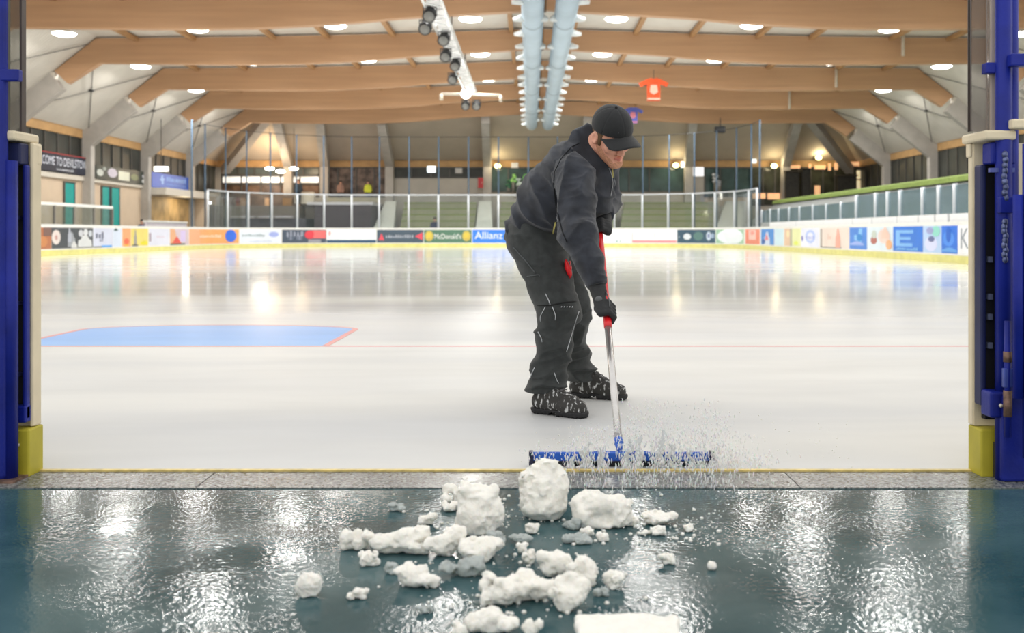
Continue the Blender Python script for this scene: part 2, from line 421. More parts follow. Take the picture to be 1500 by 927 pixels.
def boards(name, u0, u1, label):
    m0 = MB(); strip(u0, u1, 0.22, 1.13, -0.10, 0.0, m0); bp = m0.out('board_panel', WHITE_B)
    root = thing(name, tuple(path((u0 + u1) / 2)[0]), label, 'rink boards')
    bpy.data.objects.remove(bp)
    m0.out('board_panel', WHITE_B, root)
    strip(u0, u1, 0.0, 0.215, -0.09, 0.012).out('kick_plate', YEL, root)
    strip(u0, u1, 1.13, 1.20, -0.14, 0.012).out('top_rail', mat('rail_white', (232, 234, 230), 0.3, var=0.03), root)
    return root
B_L = boards('dasher_boards', 0, US1 - 0.02, 'white rink boards with adverts along the left side of the ice')
B_CL = boards('dasher_boards', US1, US2 - 0.02, 'curved white rink boards with orange advert in the far left corner')
B_E = boards('dasher_boards', US2, US3 - 0.02, 'straight white rink boards with green and dark adverts at the far end')
B_CR = boards('dasher_boards', US3, US4 - 0.02, 'curved white rink boards with white oval advert in the far right corner')
B_R = boards('dasher_boards', US4, UEND, 'white rink boards with blue adverts along the right side of the ice')
def owner(u): return B_L if u < US1 else B_CL if u < US2 else B_E if u < US3 else B_CR if u < US4 else B_R
RECT = ([(0, 0), (1, 0), (1, 1), (0, 1)], [(0, 1, 2, 3)])
def grid_shape(V2):   # fan polygon
    return V2, [tuple(range(len(V2)))]
def ad(px0, px1, rgb, label, items=(), z0=0.27, z1=1.08):
    u0, u1 = upx(px0), upx(px1); own = owner((u0 + u1) / 2)
    a = strip(u0, u1, z0, z1, -0.002, 0.006).out('advertisement', paint(rgb), own); a['label'] = label
    rnd = random.Random(int(px0))
    for k, it in enumerate(items):
        kind, c = it[0], paint(it[-1]); off = 0.010 + 0.002 * k
        if kind == 'text':
            V2, F2 = text2d(it[1]); x0, x1, y0, y1 = it[2:6]
            flat('lettering', V2, F2, u0 + (u1 - u0) * x0, u0 + (u1 - u0) * x1, z0 + (z1 - z0) * y0, z0 + (z1 - z0) * y1, off, c, a)
        elif kind == 'rect':
            x0, x1, y0, y1 = it[1:5]
            strip(u0 + (u1 - u0) * x0, u0 + (u1 - u0) * x1, z0 + (z1 - z0) * y0, z0 + (z1 - z0) * y1, 0.004, off, None).out('printed_band', c, a)
        elif kind in ('oval', 'ring', 'tri', 'poly'):
            x0, x1, y0, y1 = it[1:5]
            if kind == 'oval': V2, F2 = grid_shape([(0.5 + 0.5 * math.cos(t), 0.5 + 0.5 * math.sin(t)) for t in np.linspace(0, 2 * math.pi, 25)[:-1]])
            elif kind == 'tri': V2, F2 = [(0, 0), (1, 0), (0.5, 1)], [(0, 1, 2)]
            elif kind == 'poly': V2, F2 = grid_shape(it[5])
            else:
                V2 = [(0.5 + r * math.cos(t), 0.5 + r * math.sin(t)) for r in (0.5, 0.33) for t in np.linspace(0, 2 * math.pi, 25)[:-1]]
                F2 = [(i, (i + 1) % 24, 24 + (i + 1) % 24, 24 + i) for i in range(24)]
            flat('emblem', V2, F2, u0 + (u1 - u0) * x0, u0 + (u1 - u0) * x1, z0 + (z1 - z0) * y0, z0 + (z1 - z0) * y1, off, c, a)
        elif kind == 'marks':      # writing too blurred to read: a row of uneven strokes
            x0, x1, y0, y1, n = it[1:6]; mb = MB(); V2 = []; F2 = []
            for i in range(n):
                xa = (i + 0.12) / n; xb = (i + 0.12 + rnd.uniform(0.45, 0.75)) / n; ya = rnd.uniform(0, 0.12); yb = rnd.uniform(0.6, 1)
                q = len(V2); V2 += [(xa, ya), (xb, ya), (xb, yb), (xa, yb)]; F2.append((q, q + 1, q + 2, q + 3))
            flat('lettering', V2, F2, u0 + (u1 - u0) * x0, u0 + (u1 - u0) * x1, z0 + (z1 - z0) * y0, z0 + (z1 - z0) * y1, off, c, a)
    return a
HOUSE = [(0, 0), (0.18, 0), (0.22, 0.5), (0.3, 0.55), (0.34, 0.8), (0.5, 1), (0.66, 0.8), (0.7, 0.55), (0.78, 0.5), (0.82, 0), (1, 0), (1, .6), (.8, .9), (.6, .7), (.4, .7), (.2, .9), (0, .6)][:0] or \
    [(0.0, 0.0), (1.0, 0.0), (0.95, 0.55), (0.8, 0.62), (0.7, 0.9), (0.5, 1.0), (0.3, 0.9), (0.2, 0.62), (0.05, 0.55)]
ARCH = [(0, 0), (0.12, 0), (0.17, 0.5), (0.27, 0.82), (0.38, 0.55), (0.44, 0.1), (0.56, 0.1), (0.62, 0.55), (0.73, 0.82), (0.83, 0.5), (0.88, 0), (1, 0),
        (0.95, 0.6), (0.8, 0.98), (0.66, 0.98), (0.5, 0.55), (0.34, 0.98), (0.2, 0.98), (0.05, 0.6)]
ad(45, 75, (176, 112, 78), 'brown and orange advert', [('oval', .35, .8, .1, .6, (196, 132, 84)), ('rect', .6, 1, .6, 1, (120, 92, 84))])
ad(75.5, 136, (70, 76, 82), 'dark grey advert with white figures', [('oval', 0, .2, .2, .88, (222, 212, 208)), ('oval', .07, .13, .4, .65, (190, 150, 145)),
    ('poly', .36, .55, .08, .8, HOUSE, (150, 156, 164)), ('poly', .36, .45, .3, 1.0, HOUSE, (172, 178, 190)), ('poly', .6, .97, .05, .65, HOUSE, (208, 212, 214)), ('oval', .62, .74, .55, .9, (196, 200, 206)),
    ('oval', .74, .86, .6, .95, (206, 210, 214)), ('oval', .87, .97, .55, .88, (190, 196, 204)), ('poly', .44, .58, .02, .35, HOUSE, (206, 208, 208))])
ad(136.5, 165, (204, 210, 228), 'pale lilac advert with blue stripe', [('marks', .1, .55, .45, .8, 3, (104, 110, 132)), ('marks', .3, .5, .28, .5, 2, (140, 146, 168)), ('rect', .42, .95, .0, .10, (74, 160, 232)), ('rect', 0, .42, 0, .05, (60, 70, 74))])
ad(165.5, 178, (208, 220, 238), 'plain pale blue advert', [('poly', .1, .55, .85, 1, HOUSE, (54, 84, 80))])
ad(179, 191.5, (232, 164, 116), 'orange advert', [('oval', .2, .8, .1, .45, (226, 104, 74)), ('rect', .3, .7, .0, .12, (238, 176, 66))])
ad(192, 217, (224, 208, 116), 'yellow advert with grey post', [('poly', .15, .32, .1, .95, HOUSE, (152, 150, 146)), ('oval', .55, .95, .05, .3, (222, 212, 40)), ('poly', .05, .4, .0, .14, HOUSE, (104, 104, 96))])
ad(218, 248, (214, 218, 234), 'pale lilac advert', [('rect', 0, .1, .25, .75, (158, 142, 160)), ('marks', .35, .75, .45, .6, 5, (206, 190, 206))])
ad(249, 276, (206, 190, 200), 'red, cream and lilac advert', [('poly', 0, .6, .05, 1, [(0, 0), (1, 0), (.55, .5), (.4, 1), (0, 1)], (222, 170, 130)), ('tri', .1, .6, .1, .55, (218, 74, 66)), ('rect', .55, .82, .2, .9, (206, 192, 232)), ('rect', 0, .8, 0, .08, (34, 70, 64))])
ad(277, 350, (234, 166, 102), 'orange advert with blue round emblem', [('rect', 0, .28, 0, 1, (232, 172, 128)), ('marks', .28, .75, .42, .66, 12, (244, 216, 190)), ('oval', .80, .965, .1, .98, (60, 110, 222)), ('oval', .87, .91, .5, .75, (110, 196, 248))])
ad(351, 412, (222, 230, 240), 'white advert with grey writing', [('marks', .06, .62, .48, .7, 14, (140, 160, 164)), ('marks', .25, .8, .08, .2, 16, (184, 194, 216)), ('oval', .72, .94, .45, .85, (158, 172, 226))])
ad(413, 478, (74, 86, 102), 'dark advert with red block', [('marks', .05, .5, .2, .75, 7, (132, 140, 158)), ('marks', .1, .5, .45, .95, 5, (150, 156, 172)), ('rect', .68, .99, .35, .95, (226, 112, 112)), ('oval', .52, .74, .3, .95, (214, 70, 82)), ('rect', .6, .88, .02, .25, (150, 152, 160))])
ad(478.5, 551, (232, 240, 243), 'white advert with navy strip', [('rect', 0, 1, .0, .22, (50, 82, 112)), ('marks', .15, .6, .62, .76, 10, (190, 222, 220)), ('oval', .03, .09, .55, .9, (226, 176, 176))])
ad(552, 620, (74, 90, 104), 'dark slate advert with red triangles', [('tri', .04, .16, .2, .75, (222, 84, 98)), ('poly', .82, .98, .2, .8, [(0, .5), (1, 0), (1, 1)], (226, 84, 98)), ('marks', .19, .8, .35, .62, 12, (170, 176, 186))])
ad(621, 691, (86, 124, 104), 'green advert with yellow arches', [('oval', .02, .2, .12, .92, (196, 178, 92)), ('poly', .06, .16, .3, .78, ARCH, (236, 206, 60)), ('oval', .80, .98, .12, .92, (196, 178, 92)), ('poly', .84, .94, .3, .78, ARCH, (236, 206, 60)), ('text', "McDonald's", .22, .78, .3, .72, (238, 240, 238))])
ad(692, 752, (62, 130, 232), 'blue advert with white lettering', [('text', 'Allianz', .06, .74, .3, .86, (240, 246, 252)), ('ring', .8, .97, .3, .86, (240, 246, 252))])
ad(762, 890, (226, 232, 236), 'white advert behind the worker', [('marks', .3, .7, .4, .65, 14, (170, 190, 200))])
ad(892, 925, (238, 242, 241), 'white advert with small teal marks', [('marks', .3, .6, .05, .2, 2, (120, 166, 166)), ('marks', .3, .7, .8, .95, 5, (196, 222, 222))])
ad(926, 991, (243, 242, 243), 'white advert with red base line', [('rect', 0, 1, .02, .2, (224, 148, 152)), ('marks', .48, .5, .4, .8, 1, (180, 176, 184)), ('rect', 0, .015, .2, .8, (176, 172, 180))])
ad(992, 1048, (66, 92, 110), 'dark slate advert with pale ovals', [('oval', .04, .15, .3, .65, (206, 218, 226)), ('oval', .15, .34, .25, .72, (220, 228, 234)), ('oval', .4, .66, .2, .85, (94, 128, 124)), ('oval', .74, .88, .2, .85, (196, 212, 228)), ('oval', .88, .97, .35, .75, (160, 180, 206)), ('oval', .78, .84, .4, .7, (120, 130, 170))])
ad(1049, 1090, (158, 196, 168), 'white oval advert with green edges', [('oval', .03, .95, -.05, 1.05, (232, 242, 246)), ('marks', .5, .75, .45, .6, 4, (194, 214, 220))])
ad(1092, 1113, (232, 132, 104), 'orange red advert with pale square', [('rect', .18, .72, .3, .95, (238, 196, 184)), ('oval', .3, .6, .62, .9, (236, 146, 130))])
ad(1115, 1134, (60, 136, 212), 'blue advert with red figure', [('poly', .25, .7, .0, .85, HOUSE, (200, 214, 236)), ('tri', .3, .6, .3, .75, (222, 112, 124)), ('oval', .05, .35, .05, .35, (40, 90, 170))])
ad(1135, 1148, (198, 224, 236), 'pale blue advert')
ad(1149, 1160, (222, 190, 162), 'peach advert', [('oval', .3, .7, .5, .9, (240, 220, 180)), ('rect', .8, 1, 0, 1, (160, 164, 140))])
ad(1160.5, 1173, (222, 226, 170), 'pale yellow advert', [('oval', .2, .75, .05, .3, (214, 226, 90))])
ad(1174, 1200, (224, 228, 244), 'pale advert with blue emblem', [('oval', .0, .12, .3, .6, (110, 110, 190)), ('ring', .25, .8, .2, .9, (168, 190, 240)), ('marks', .3, .75, .4, .6, 4, (150, 160, 220))])
ad(1202, 1244, (226, 212, 202), 'cream advert with dark frame and orange figure', [('rect', 0, .75, .0, .05, (110, 106, 104)), ('rect', .0, .06, .05, .95, (150, 144, 142)), ('poly', .55, .72, .02, .98, HOUSE, (232, 164, 146)), ('marks', .28, .4, .4, .7, 2, (222, 186, 170))])
ad(1244.5, 1270, (66, 130, 216), 'blue advert with pale boot shape', [('poly', .3, .75, .3, .95, [(0, .2), (.9, 0), (1, 1), (.6, 1), (.5, .5), (0, .55)], (130, 190, 240)), ('poly', .05, .85, .18, .36, HOUSE, (150, 172, 232)), ('oval', .45, .75, .35, .7, (30, 130, 206))])
ad(1270.5, 1308, (212, 226, 234), 'pale advert with red and orange shapes', [('oval', .15, .4, .25, .6, (172, 98, 88)), ('oval', .2, .38, .5, .85, (190, 200, 190)), ('oval', .45, .9, .3, .9, (236, 206, 196)), ('oval', .75, .98, .05, .45, (238, 176, 130)), ('poly', .6, .85, .5, 1, HOUSE, (232, 196, 180))])
ad(1308.5, 1352, (44, 116, 212), 'blue advert with pale bars', [('poly', .1, .7, .2, .85, [(0, 0), (.95, 0), (.95, .2), (.25, .2), (.25, .4), (.85, .4), (.85, .58), (.25, .58), (.25, .8), (1, .8), (1, 1), (0, 1)], (122, 178, 234)), ('marks', .1, .85, .05, .16, 10, (130, 190, 236))])
ad(1352.5, 1379, (176, 202, 234), 'pale blue and green advert', [('oval', .1, .8, .05, .6, (206, 212, 240)), ('oval', .3, .65, .4, .62, (96, 104, 150)), ('oval', .5, .95, .6, 1, (140, 210, 196)), ('oval', .2, .6, .7, .95, (150, 156, 200))])
ad(1379.5, 1403, (40, 112, 216), 'blue advert with darker drops', [('oval', .1, .8, .25, .8, (70, 140, 232)), ('poly', .0, 1, .05, .22, HOUSE, (96, 160, 228)), ('oval', .3, .6, .4, .95, (24, 96, 200))])
ad(1404.5, 1446, (233, 235, 238), 'white advert with a grey letter', [('text', 'K', .08, .38, .2, .9, (140, 148, 158))])

# ================================================================== ROOF
WOOD = mat('glulam', (190, 150, 114), 0.55, var=0.06, scale=1.0, stretch=(0.25, 1, 5), bump=0.05, bscale=8)
CONC = mat('concrete_light', (176, 171, 164), 0.7, var=0.07, scale=2)
STEEL_W = mat('bracket_white', (206, 200, 188), 0.4, metal=0.3)
DARKST = mat('dark_steel', (66, 66, 66), 0.4, metal=0.6)
def beam_top(x):      # height of the beam's upper edge, x from the roof centre
    x = abs(x); return float(np.interp(x, [0, 1.5, 7, 12, 18.7], [9.42, 9.38, 9.2, 9.1, 9.03]))
def beam_bot(x):
    x = abs(x); return float(np.interp(x, [0, 1.4, 4.8, 6.7, 9, 11.3, 14, 18.55], [8.62, 8.52, 8.34, 8.16, 8.0, 7.94, 7.95, 8.0]))
BY = [20.0, 27.5, 35.0, 42.3, 50.0, 57.5, 65.0]
xs = [18.55, 16, 14, 12, 10, 8, 6.5, 5, 3.5, 2, 1, 0]
def beam_poly(s):
    top = [(s * x, beam_top(x)) for x in [18.7, 15, 12, 9, 7, 5, 3, 1.5, 0]]
    bot = [(s * x, beam_bot(x)) for x in xs[::-1]]
    return [(CXR + x, z) for x, z in [(s * 20.45, 7.67)] + top + bot + [(s * 19.9, 7.14)]]
for i, y in enumerate(BY):
    where = ['nearest the camera above the ice', 'second from the camera', 'running along the top edge of the view', 'second one down from the top of the view',
             'third one down from the top of the view', 'fourth one down from the top of the view', 'lowest in view, in front of the end wall'][i]
    r = thing('roof_beam', (CXR, y, 9), 'wide curved laminated timber roof beam, ' + where, 'roof beam', 'timber beams across the hall roof')
    for s in (-1, 1): MB().prism(beam_poly(s), y - 0.17, y + 0.17).out('beam_half', WOOD, r)
    MB().box(CXR - 0.05, CXR + 0.05, y - 0.2, y + 0.2, 8.58, 9.44).out('ridge_plate', mat('ridge_timber', (120, 92, 66), 0.6), r)
    for s in (-1, 1):
        MB().box(CXR + s * 20.55 - .12, CXR + s * 20.55 + .12, y - .2, y + .2, 7.28, 7.62).out('steel_shoe', STEEL_W, r, bevel=.03)
for i, y in enumerate(BY[1:]):
    for s, side in ((-1, 'left'), (1, 'right')):
        pl = [(CXR + s * x, z) for x, z in [(20.72, 7.68), (22.8, 5.98), (22.8, 0), (22.25, 0), (22.25, 5.2), (20.08, 6.9)]]
        c = MB().prism(pl, y - 0.22, y + 0.22).out('concrete_column', CONC, None, bevel=0.03, base=(CXR + s * 22.5, y, 0))
        tag(c, 'bent grey concrete column on the %s side, %s from the camera' % (side, NTH[i]), 'column', 'bent concrete columns')
# ceiling skin, left open near the camera to let in the world fill, and hipped at the far end
def ceil_z(x):
    x = abs(x)
    return float(np.interp(x, [0, 1.5, 7, 12, 18.7, 22.6], [9.50, 9.46, 9.28, 9.18, 9.11, 5.98]))
def ceiling_material():
    m = mat('ceiling_boards', (212, 207, 197), 0.7, var=0.03, scale=2)
    nt = m.node_tree; N = nt.nodes; L = nt.links; b = N['Principled BSDF']
    tc = N.new('ShaderNodeTexCoord'); wv = N.new('ShaderNodeTexWave'); wv.bands_direction = 'Y'; wv.inputs['Scale'].default_value = 1.6
    L.new(tc.outputs['Object'], wv.inputs['Vector']); bp = N.new('ShaderNodeBump'); bp.inputs['Strength'].default_value = 0.6; bp.inputs['Distance'].default_value = 0.05
    L.new(wv.outputs['Fac'], bp.inputs['Height']); L.new(bp.outputs[0], b.inputs['Normal']); return m
CEIL = ceiling_material()
cx_ = [-22.6, -18.7, -12, -7, -1.5, 0, 1.5, 7, 12, 18.7, 22.6]
v = []; f = []
for y in (15.5, 65.25):
    for x in cx_:
        v.append((CXR + x, y, ceil_z(x))); v.append((CXR + x, y, ceil_z(x) + 0.12))
n = len(cx_) * 2
for i in range(len(cx_) - 1):
    a = i * 2; f += [(a, a + 2, n + a + 2, n + a), (a + 1, n + a + 1, n + a + 3, a + 3), (a, a + 1, a + 3, a + 2), (n + a, n + a + 2, n + a + 3, n + a + 1)]
f += [(0, n, n + 1, 1), (n - 2, n - 1, 2 * n - 1, 2 * n - 2)]
tag(build('ceiling', v, f, CEIL), kind='structure')
# hip at the end
HIP = mat('hip_boards', (182, 170, 154), 0.7, var=0.04, scale=1)
hv = []; hf = []
top = [(CXR + x, 65.25, ceil_z(x)) for x in cx_[1:-1]]; bot = [(CXR + x * 22.6 / 18.7, 71.2, 5.95) for x in cx_[1:-1]]
for q in (0, 0.1):
    hv += [(a, b2, c + q) for a, b2, c in top] + [(a, b2, c + q) for a, b2, c in bot]
k = len(top)
for i in range(k - 1):
    hf += [(i, i + 1, k + i + 1, k + i), (2 * k + i, 3 * k + i, 3 * k + i + 1, 2 * k + i + 1)]
hf += [(0, k, 3 * k, 2 * k), (k - 1, 3 * k - 1, 4 * k - 1, 2 * k - 1)]
# triangular side pieces joining the hip to the side slopes
for s in (-1, 1):
    e = [(CXR + s * 18.7, 65.25, 9.11), (CXR + s * 22.6, 65.25, 5.98), (CXR + s * 22.6, 71.2, 5.95)]
    o = len(hv); hv += e + [(a, b2, c + .1) for a, b2, c in e]; hf += [(o, o + 1, o + 2), (o + 3, o + 5, o + 4), (o, o + 3, o + 4, o + 1), (o + 1, o + 4, o + 5, o + 2), (o + 2, o + 5, o + 3, o)]
tag(build('ceiling_hip', hv, hf, HIP), 'pale boarded slope of the roof above the end wall', kind='structure')
# purlins between the beams: short timber joists running away from the camera
PUR = mat('purlin_timber', (168, 128, 86), 0.6, var=0.1)
pnum = 0
for i, y in enumerate(BY[:-1]):
    for j, x in enumerate([-17, -14.6, -11.25, -9, -6.25, -3.9, -1.3, 1.3, 3.9, 6.25, 9, 11.25, 14.6, 17]):
        zt = beam_top(x) + 0.02
        b_ = MB().box(CXR + x - .09, CXR + x + .09, y + .18, BY[i + 1] - .18, zt - .17, zt).out('purlin', PUR, None, base=(CXR + x, y, zt))
        tag(b_, 'short timber purlin, %s from the left, in the %s roof bay from the camera' % (NTH[j], NTH[i]), 'purlin', 'timber purlins between the beams')
# cross bracing in the sloping bays
CAB = mat('brace_steel', (96, 94, 90), 0.5, metal=0.5)
for i in range(2, 6):
    y0, y1 = BY[i], BY[i + 1]
    for s, side in ((-1, 'left'), (1, 'right')):
        P = lambda a, y: Vector((CXR + s * (18.9 + (22.4 - 18.9) * a), y, 9.11 + (5.98 - 9.11) * (18.9 + 3.5 * a - 18.7) / 3.9 - 0.14))
        r = thing('cross_brace', tuple(P(.5, (y0 + y1) / 2)), 'dark wire cross brace under the %s roof slope, %s bay from the camera' % (side, NTH[i - 1]), 'cross brace', 'wire cross braces')
        MB().tube([P(.02, y0 + .3), P(.5, (y0 + y1) / 2), P(.98, y1 - .3)], 0.022, 6).out('rod', CAB, r)
        MB().tube([P(.98, y0 + .3), P(.5, (y0 + y1) / 2), P(.02, y1 - .3)], 0.022, 6).out('rod', CAB, r)
        MB().ball(P(.5, (y0 + y1) / 2), .14, .14, .06, 10, 6).out('hub', DARKST, r, True)
# white vertical rods hanging beside the right half of the beams
for k, (px, y, y0, y1) in enumerate([(1320, 42.0, 44, 83), (1223, 49.7, 96, 129), (1155, 57.2, 133, 160)]):
    a, b2 = W(px, y0, y), W(px, y1, y)
    tag(MB().tube([(a.x, y - .22, a.z), (b2.x, y - .22, b2.z)], 0.07, 8).out('downpipe', mat('pipe_pale', (198, 186, 168), 0.5), None, True, base=(a.x, y, b2.z)),
        'short pale vertical pipe on the right part of a timber beam, ' + ['highest', 'middle', 'lowest'][k] + ' of three', 'pipe')
# lamps
LAMP_E = mat('lamp_glow', (255, 252, 244), 0.4, var=0.01, emit=14)
LAMP_H = mat('lamp_housing', (222, 222, 216), 0.4, var=0.03)
def lamp_z(x): return float(np.interp(abs(x), [0, 2.8, 8, 13.3, 18.4], [9.0, 8.98, 8.72, 8.58, 8.42])) + 0.1
proto = None; LY = [23.6, 31.2, 38.6, 46.2, 53.8, 61.0]
for i, y in enumerate(LY):
    for j, x in enumerate([-18.4, -13.3, -8, -2.8, 2.8, 8, 13.3, 18.4]):
        z = lamp_z(x); loc = (CXR + x, y, z)
        if proto is None:
            proto = thing('hall_lamp', loc, '', 'lamp', 'round hall lamps under the roof')
            prof = [(0.05, .34), (.12, .30), (.2, .16), (.44, .02), (.46, 0)]
            v = []; f = []
            for r_, h in prof:
                for t in range(16): v.append((loc[0] + r_ * math.cos(t * math.pi / 8), loc[1] + r_ * math.sin(t * math.pi / 8), loc[2] + h))
            for a in range(len(prof) - 1):
                for t in range(16): f.append((a * 16 + t, a * 16 + (t + 1) % 16, (a + 1) * 16 + (t + 1) % 16, (a + 1) * 16 + t))
            f.append(tuple(range(16)))
            build('reflector_shade', v, f, LAMP_H, proto, True)
            MB().ball((loc[0], loc[1], loc[2]), .43, .43, .10, 16, 8).out('diffuser', LAMP_E, proto, True)
            MB().tube([(loc[0], loc[1], loc[2] + .3), (loc[0], loc[1], loc[2] + .56)], .02, 6).out('hanging_rod', DARKST, proto)
            c = proto
        else:
            c = copy_tree(proto); c.location = loc
        c['label'] = 'round glowing hall lamp, %s from the left in the %s lamp row from the camera' % (NTH[j], NTH[i])
        area('lamp_light', (loc[0], loc[1], loc[2] - .14), (0, 0, 0), .8, .8, LAMP_W, (1, .975, .94), 170)

# ventilation ducts
DUCT = mat('duct_fabric', (166, 184, 196), 0.45, metal=0.15, var=0.06, scale=1)
NOZ = mat('nozzle_white', (214, 220, 220), 0.4)
for s, x, side in ((-1, 0.07, 'left'), (1, 1.1, 'right')):
    z = 7.72; r = thing('air_duct', (x, 14, z), 'long pale blue air duct with side nozzles, %s one under the roof ridge' % side, 'air duct', 'air ducts under the ridge')
    pts = [(x, 14, z), (x, 40, z), (x, 63.6, z), (x, 64.2, z), (x, 64.5, z)]
    MB().tube(pts, .35, 20, [.35, .35, .35, .28, .12]).out('duct_tube', DUCT, r, True)
    for yy in np.arange(17, 64, 7.6):
        MB().tube([(x, yy - .04, z), (x, yy + .04, z)], .362, 20).out('seam_ring', mat('duct_ring', (134, 150, 160), 0.4, metal=.4), r, True)
    for q, yy in enumerate(np.arange(17.5, 63.8, 2.33)):
        for e in (-1, 1):
            if e != s and q % 2: continue
            ln = 1 if e == s else .55; MB().tube([(x + e * .30, yy, z - .12), (x + e * (.32 + .12 * ln), yy, z - .15), (x + e * (.32 + .30 * ln), yy, z - .17)], .1, 10, [.13, .10, .055]).out('nozzle', NOZ, r, True)
    for yy in BY[1:]:
        MB().tube([(x, yy - .3, z + .3), (x, yy - .3, beam_bot(0.5) + .05)], .02, 5).out('hanger', DARKST, r)
# lighting truss
TR = mat('truss_aluminium', (236, 238, 238), 0.25, metal=0.35, var=0.05, emit=0)
BLK = mat('black_housing', (34, 36, 40), 0.45)
tz = 7.35; ty0, ty1 = 18.0, 46.5
def tx(y): return -2.75
r = thing('lighting_truss', (tx(0), ty0, tz), 'bright silver lattice lighting truss hanging lengthwise left of the ducts', 'lighting truss')
ch = [(-.26, -.0), (.26, -.0), (0, .42)]
for dx, dz in ch: MB().tube([(tx(0) + dx, ty0, tz + dz), (tx(0) + dx, ty1, tz + dz)], .045, 8).out('chord', TR, r, True)
lat = MB(); nseg = 44
for i in range(nseg):
    a, b2 = ty0 + (ty1 - ty0) * i / nseg, ty0 + (ty1 - ty0) * (i + 1) / nseg
    for (p, q) in ((0, 1), (1, 2), (2, 0)):
        if i % 2: p, q = q, p
        lat.tube([(tx(0) + ch[p][0], a, tz + ch[p][1]), (tx(0) + ch[q][0], b2, tz + ch[q][1])], .022, 5)
tag(lat.out('lattice', TR, r))
MB().box(tx(0) - .18, tx(0) + .18, ty0, ty1, tz + .03, tz + .05).out('cable_tray', mat('tray_white', (240, 240, 240), .4), r)
for yy in (20, 27.6, 35.1, 42.4): MB().tube([(tx(0), yy, tz + .4), (tx(0), yy, beam_bot(3.2) + .05)], .025, 5).out('hanger', DARKST, r)
a = W(645, 135, 46.4); b2 = W(733, 139, 46.4)
tag(MB().tube([(a.x, 46.9, a.z), (b2.x, 46.9, a.z - .08)], .07, 8).tube([(a.x, 46.9, a.z), (a.x, 46.9, a.z - .3)], .08, 8).tube([(b2.x, 46.9, a.z - .08), (b2.x, 46.9, a.z - .38)], .08, 8)
    .out('truss_cross_bar', mat('bar_pale', (214, 206, 190), .4), None, True, base=(tx(0), 46.9, a.z)), 'pale cross bar hanging at the far end of the lighting truss', 'cross bar')
sp = [(622, 8, 1), (643, 58, 1), (655, 40, 0), (665, 62, 0), (664, 85, 1), (672, 104, 0), (676, 118, 1), (681, 148, 1), (694, 149, 0)]
spots = [(tx(0) - .48, 25.6, -.25, 0), (tx(0) - .15, 29.0, -.2, 1), (tx(0) - .46, 30.8, -.2, 0), (tx(0) - .05, 32.6, -.2, 1), (tx(0) - .22, 35.3, -.26, 1), (tx(0) - .05, 37.5, -.22, 1), (tx(0) - .36, 40.3, -.3, 0), (tx(0) - .25, 46.6, -.55, 0), (tx(0) + .25, 46.6, -.55, 0)]
for k, (x, y, dz, kind) in enumerate(spots):
    z = tz + dz
    g = thing('stage_spotlight', (x, y, z), ['round', 'stubby'][kind] + ' black spotlight clamped to the lighting truss, %s along it from the camera' % NTH[k], 'spotlight', 'spotlights on the truss')
    MB().tube([(x, y + .22, z + .16), (x, y + .1, z + .12), (x, y - .2, z - .06), (x, y - .26, z - .1)], .18, 12, [.11, .16, .19, .2]).out('housing', BLK, g, True)
    MB().tube([(x, y - .262, z - .101), (x, y - .275, z - .11)], .16, 12).out('lens', mat('lens_grey', (140, 140, 136), .15), g, True)
    MB().box(x - .2, x - .17, y - .03, y + .03, z - .05, z + .24).box(x + .17, x + .2, y - .03, y + .03, z - .05, z + .24).box(x - .2, x + .2, y - .03, y + .03, z + .22, z + .25).out('yoke', DARKST, g)
g = thing('truss_end_lamp', (tx(0) - .2, 46.2, tz - .1), 'glowing white round lamp at the far tip of the lighting truss', 'lamp')
MB().ball((tx(0) - .2, 46.0, tz - .1), .24, .24, .24, 14, 10).out('globe', mat('globe_glow', (240, 255, 250), .3, emit=4), g, True)
MB().tube([(tx(0) - .2, 46.2, tz + .0), (tx(0) - .2, 46.2, tz + .3)], .06, 8).out('socket', DARKST, g, True)
# hanging jerseys
def jersey(px, py, y, s, c1, c2, label):
    c = W(px, py, y); q = s
    out = [(-.38, .5), (-.15, .55), (0, .50), (.15, .55), (.38, .5), (.95, .22), (.82, -.02), (.42, .15), (.40, -.9), (-.40, -.9), (-.42, .15), (-.82, -.02), (-.95, .22)]
    g = thing('hanging_jersey', tuple(c), label, 'jersey')
    MB().prism([(c.x + a * q, c.z + b_ * q) for a, b_ in out], y - .05, y + .05).out('jersey_body', mat('jersey_' + label[:4], c1, .7), g)
    MB().prism([(c.x + a * q, c.z + b_ * q) for a, b_ in [(-.2, .1), (.2, .1), (.26, -.35), (0, -.5), (-.26, -.35)]], y - .07, y - .055).out('chest_emblem', mat('jersey2_' + label[:4], c2, .7), g)
    MB().prism([(c.x + a * q, c.z + b_ * q) for a, b_ in [(-.40, -.72), (.40, -.72), (.40, -.84), (-.40, -.84)]], y - .07, y - .052).out('hem_stripe', mat('jersey2_' + label[:4], c2, .7), g)
    MB().tube([(c.x, y, c.z + .4 * q), (c.x, y, 8.5)], .015, 5).out('cord', DARKST, g)
jersey(957.5, 127, 47, .74, (232, 92, 48), (240, 196, 176), 'orange red giant hockey jersey hanging under the roof right of the ducts')
jersey(927, 166, 63, .70, (92, 104, 190), (214, 132, 146), 'blue giant hockey jersey hanging behind the black cap')
# speaker on the end
c = W(1055, 190, 64); g = thing('hall_loudspeaker', tuple(c), 'dark loudspeaker hanging in front of the end wall right of the worker', 'loudspeaker')
MB().box(c.x - .35, c.x + .3, 63.8, 64.2, c.z - .2, c.z + .2).out('cabinet', BLK, g, bevel=.04)
MB().tube([(c.x, 64, c.z + .2), (c.x, 64, 8.2)], .03, 6).out('bracket', DARKST, g)

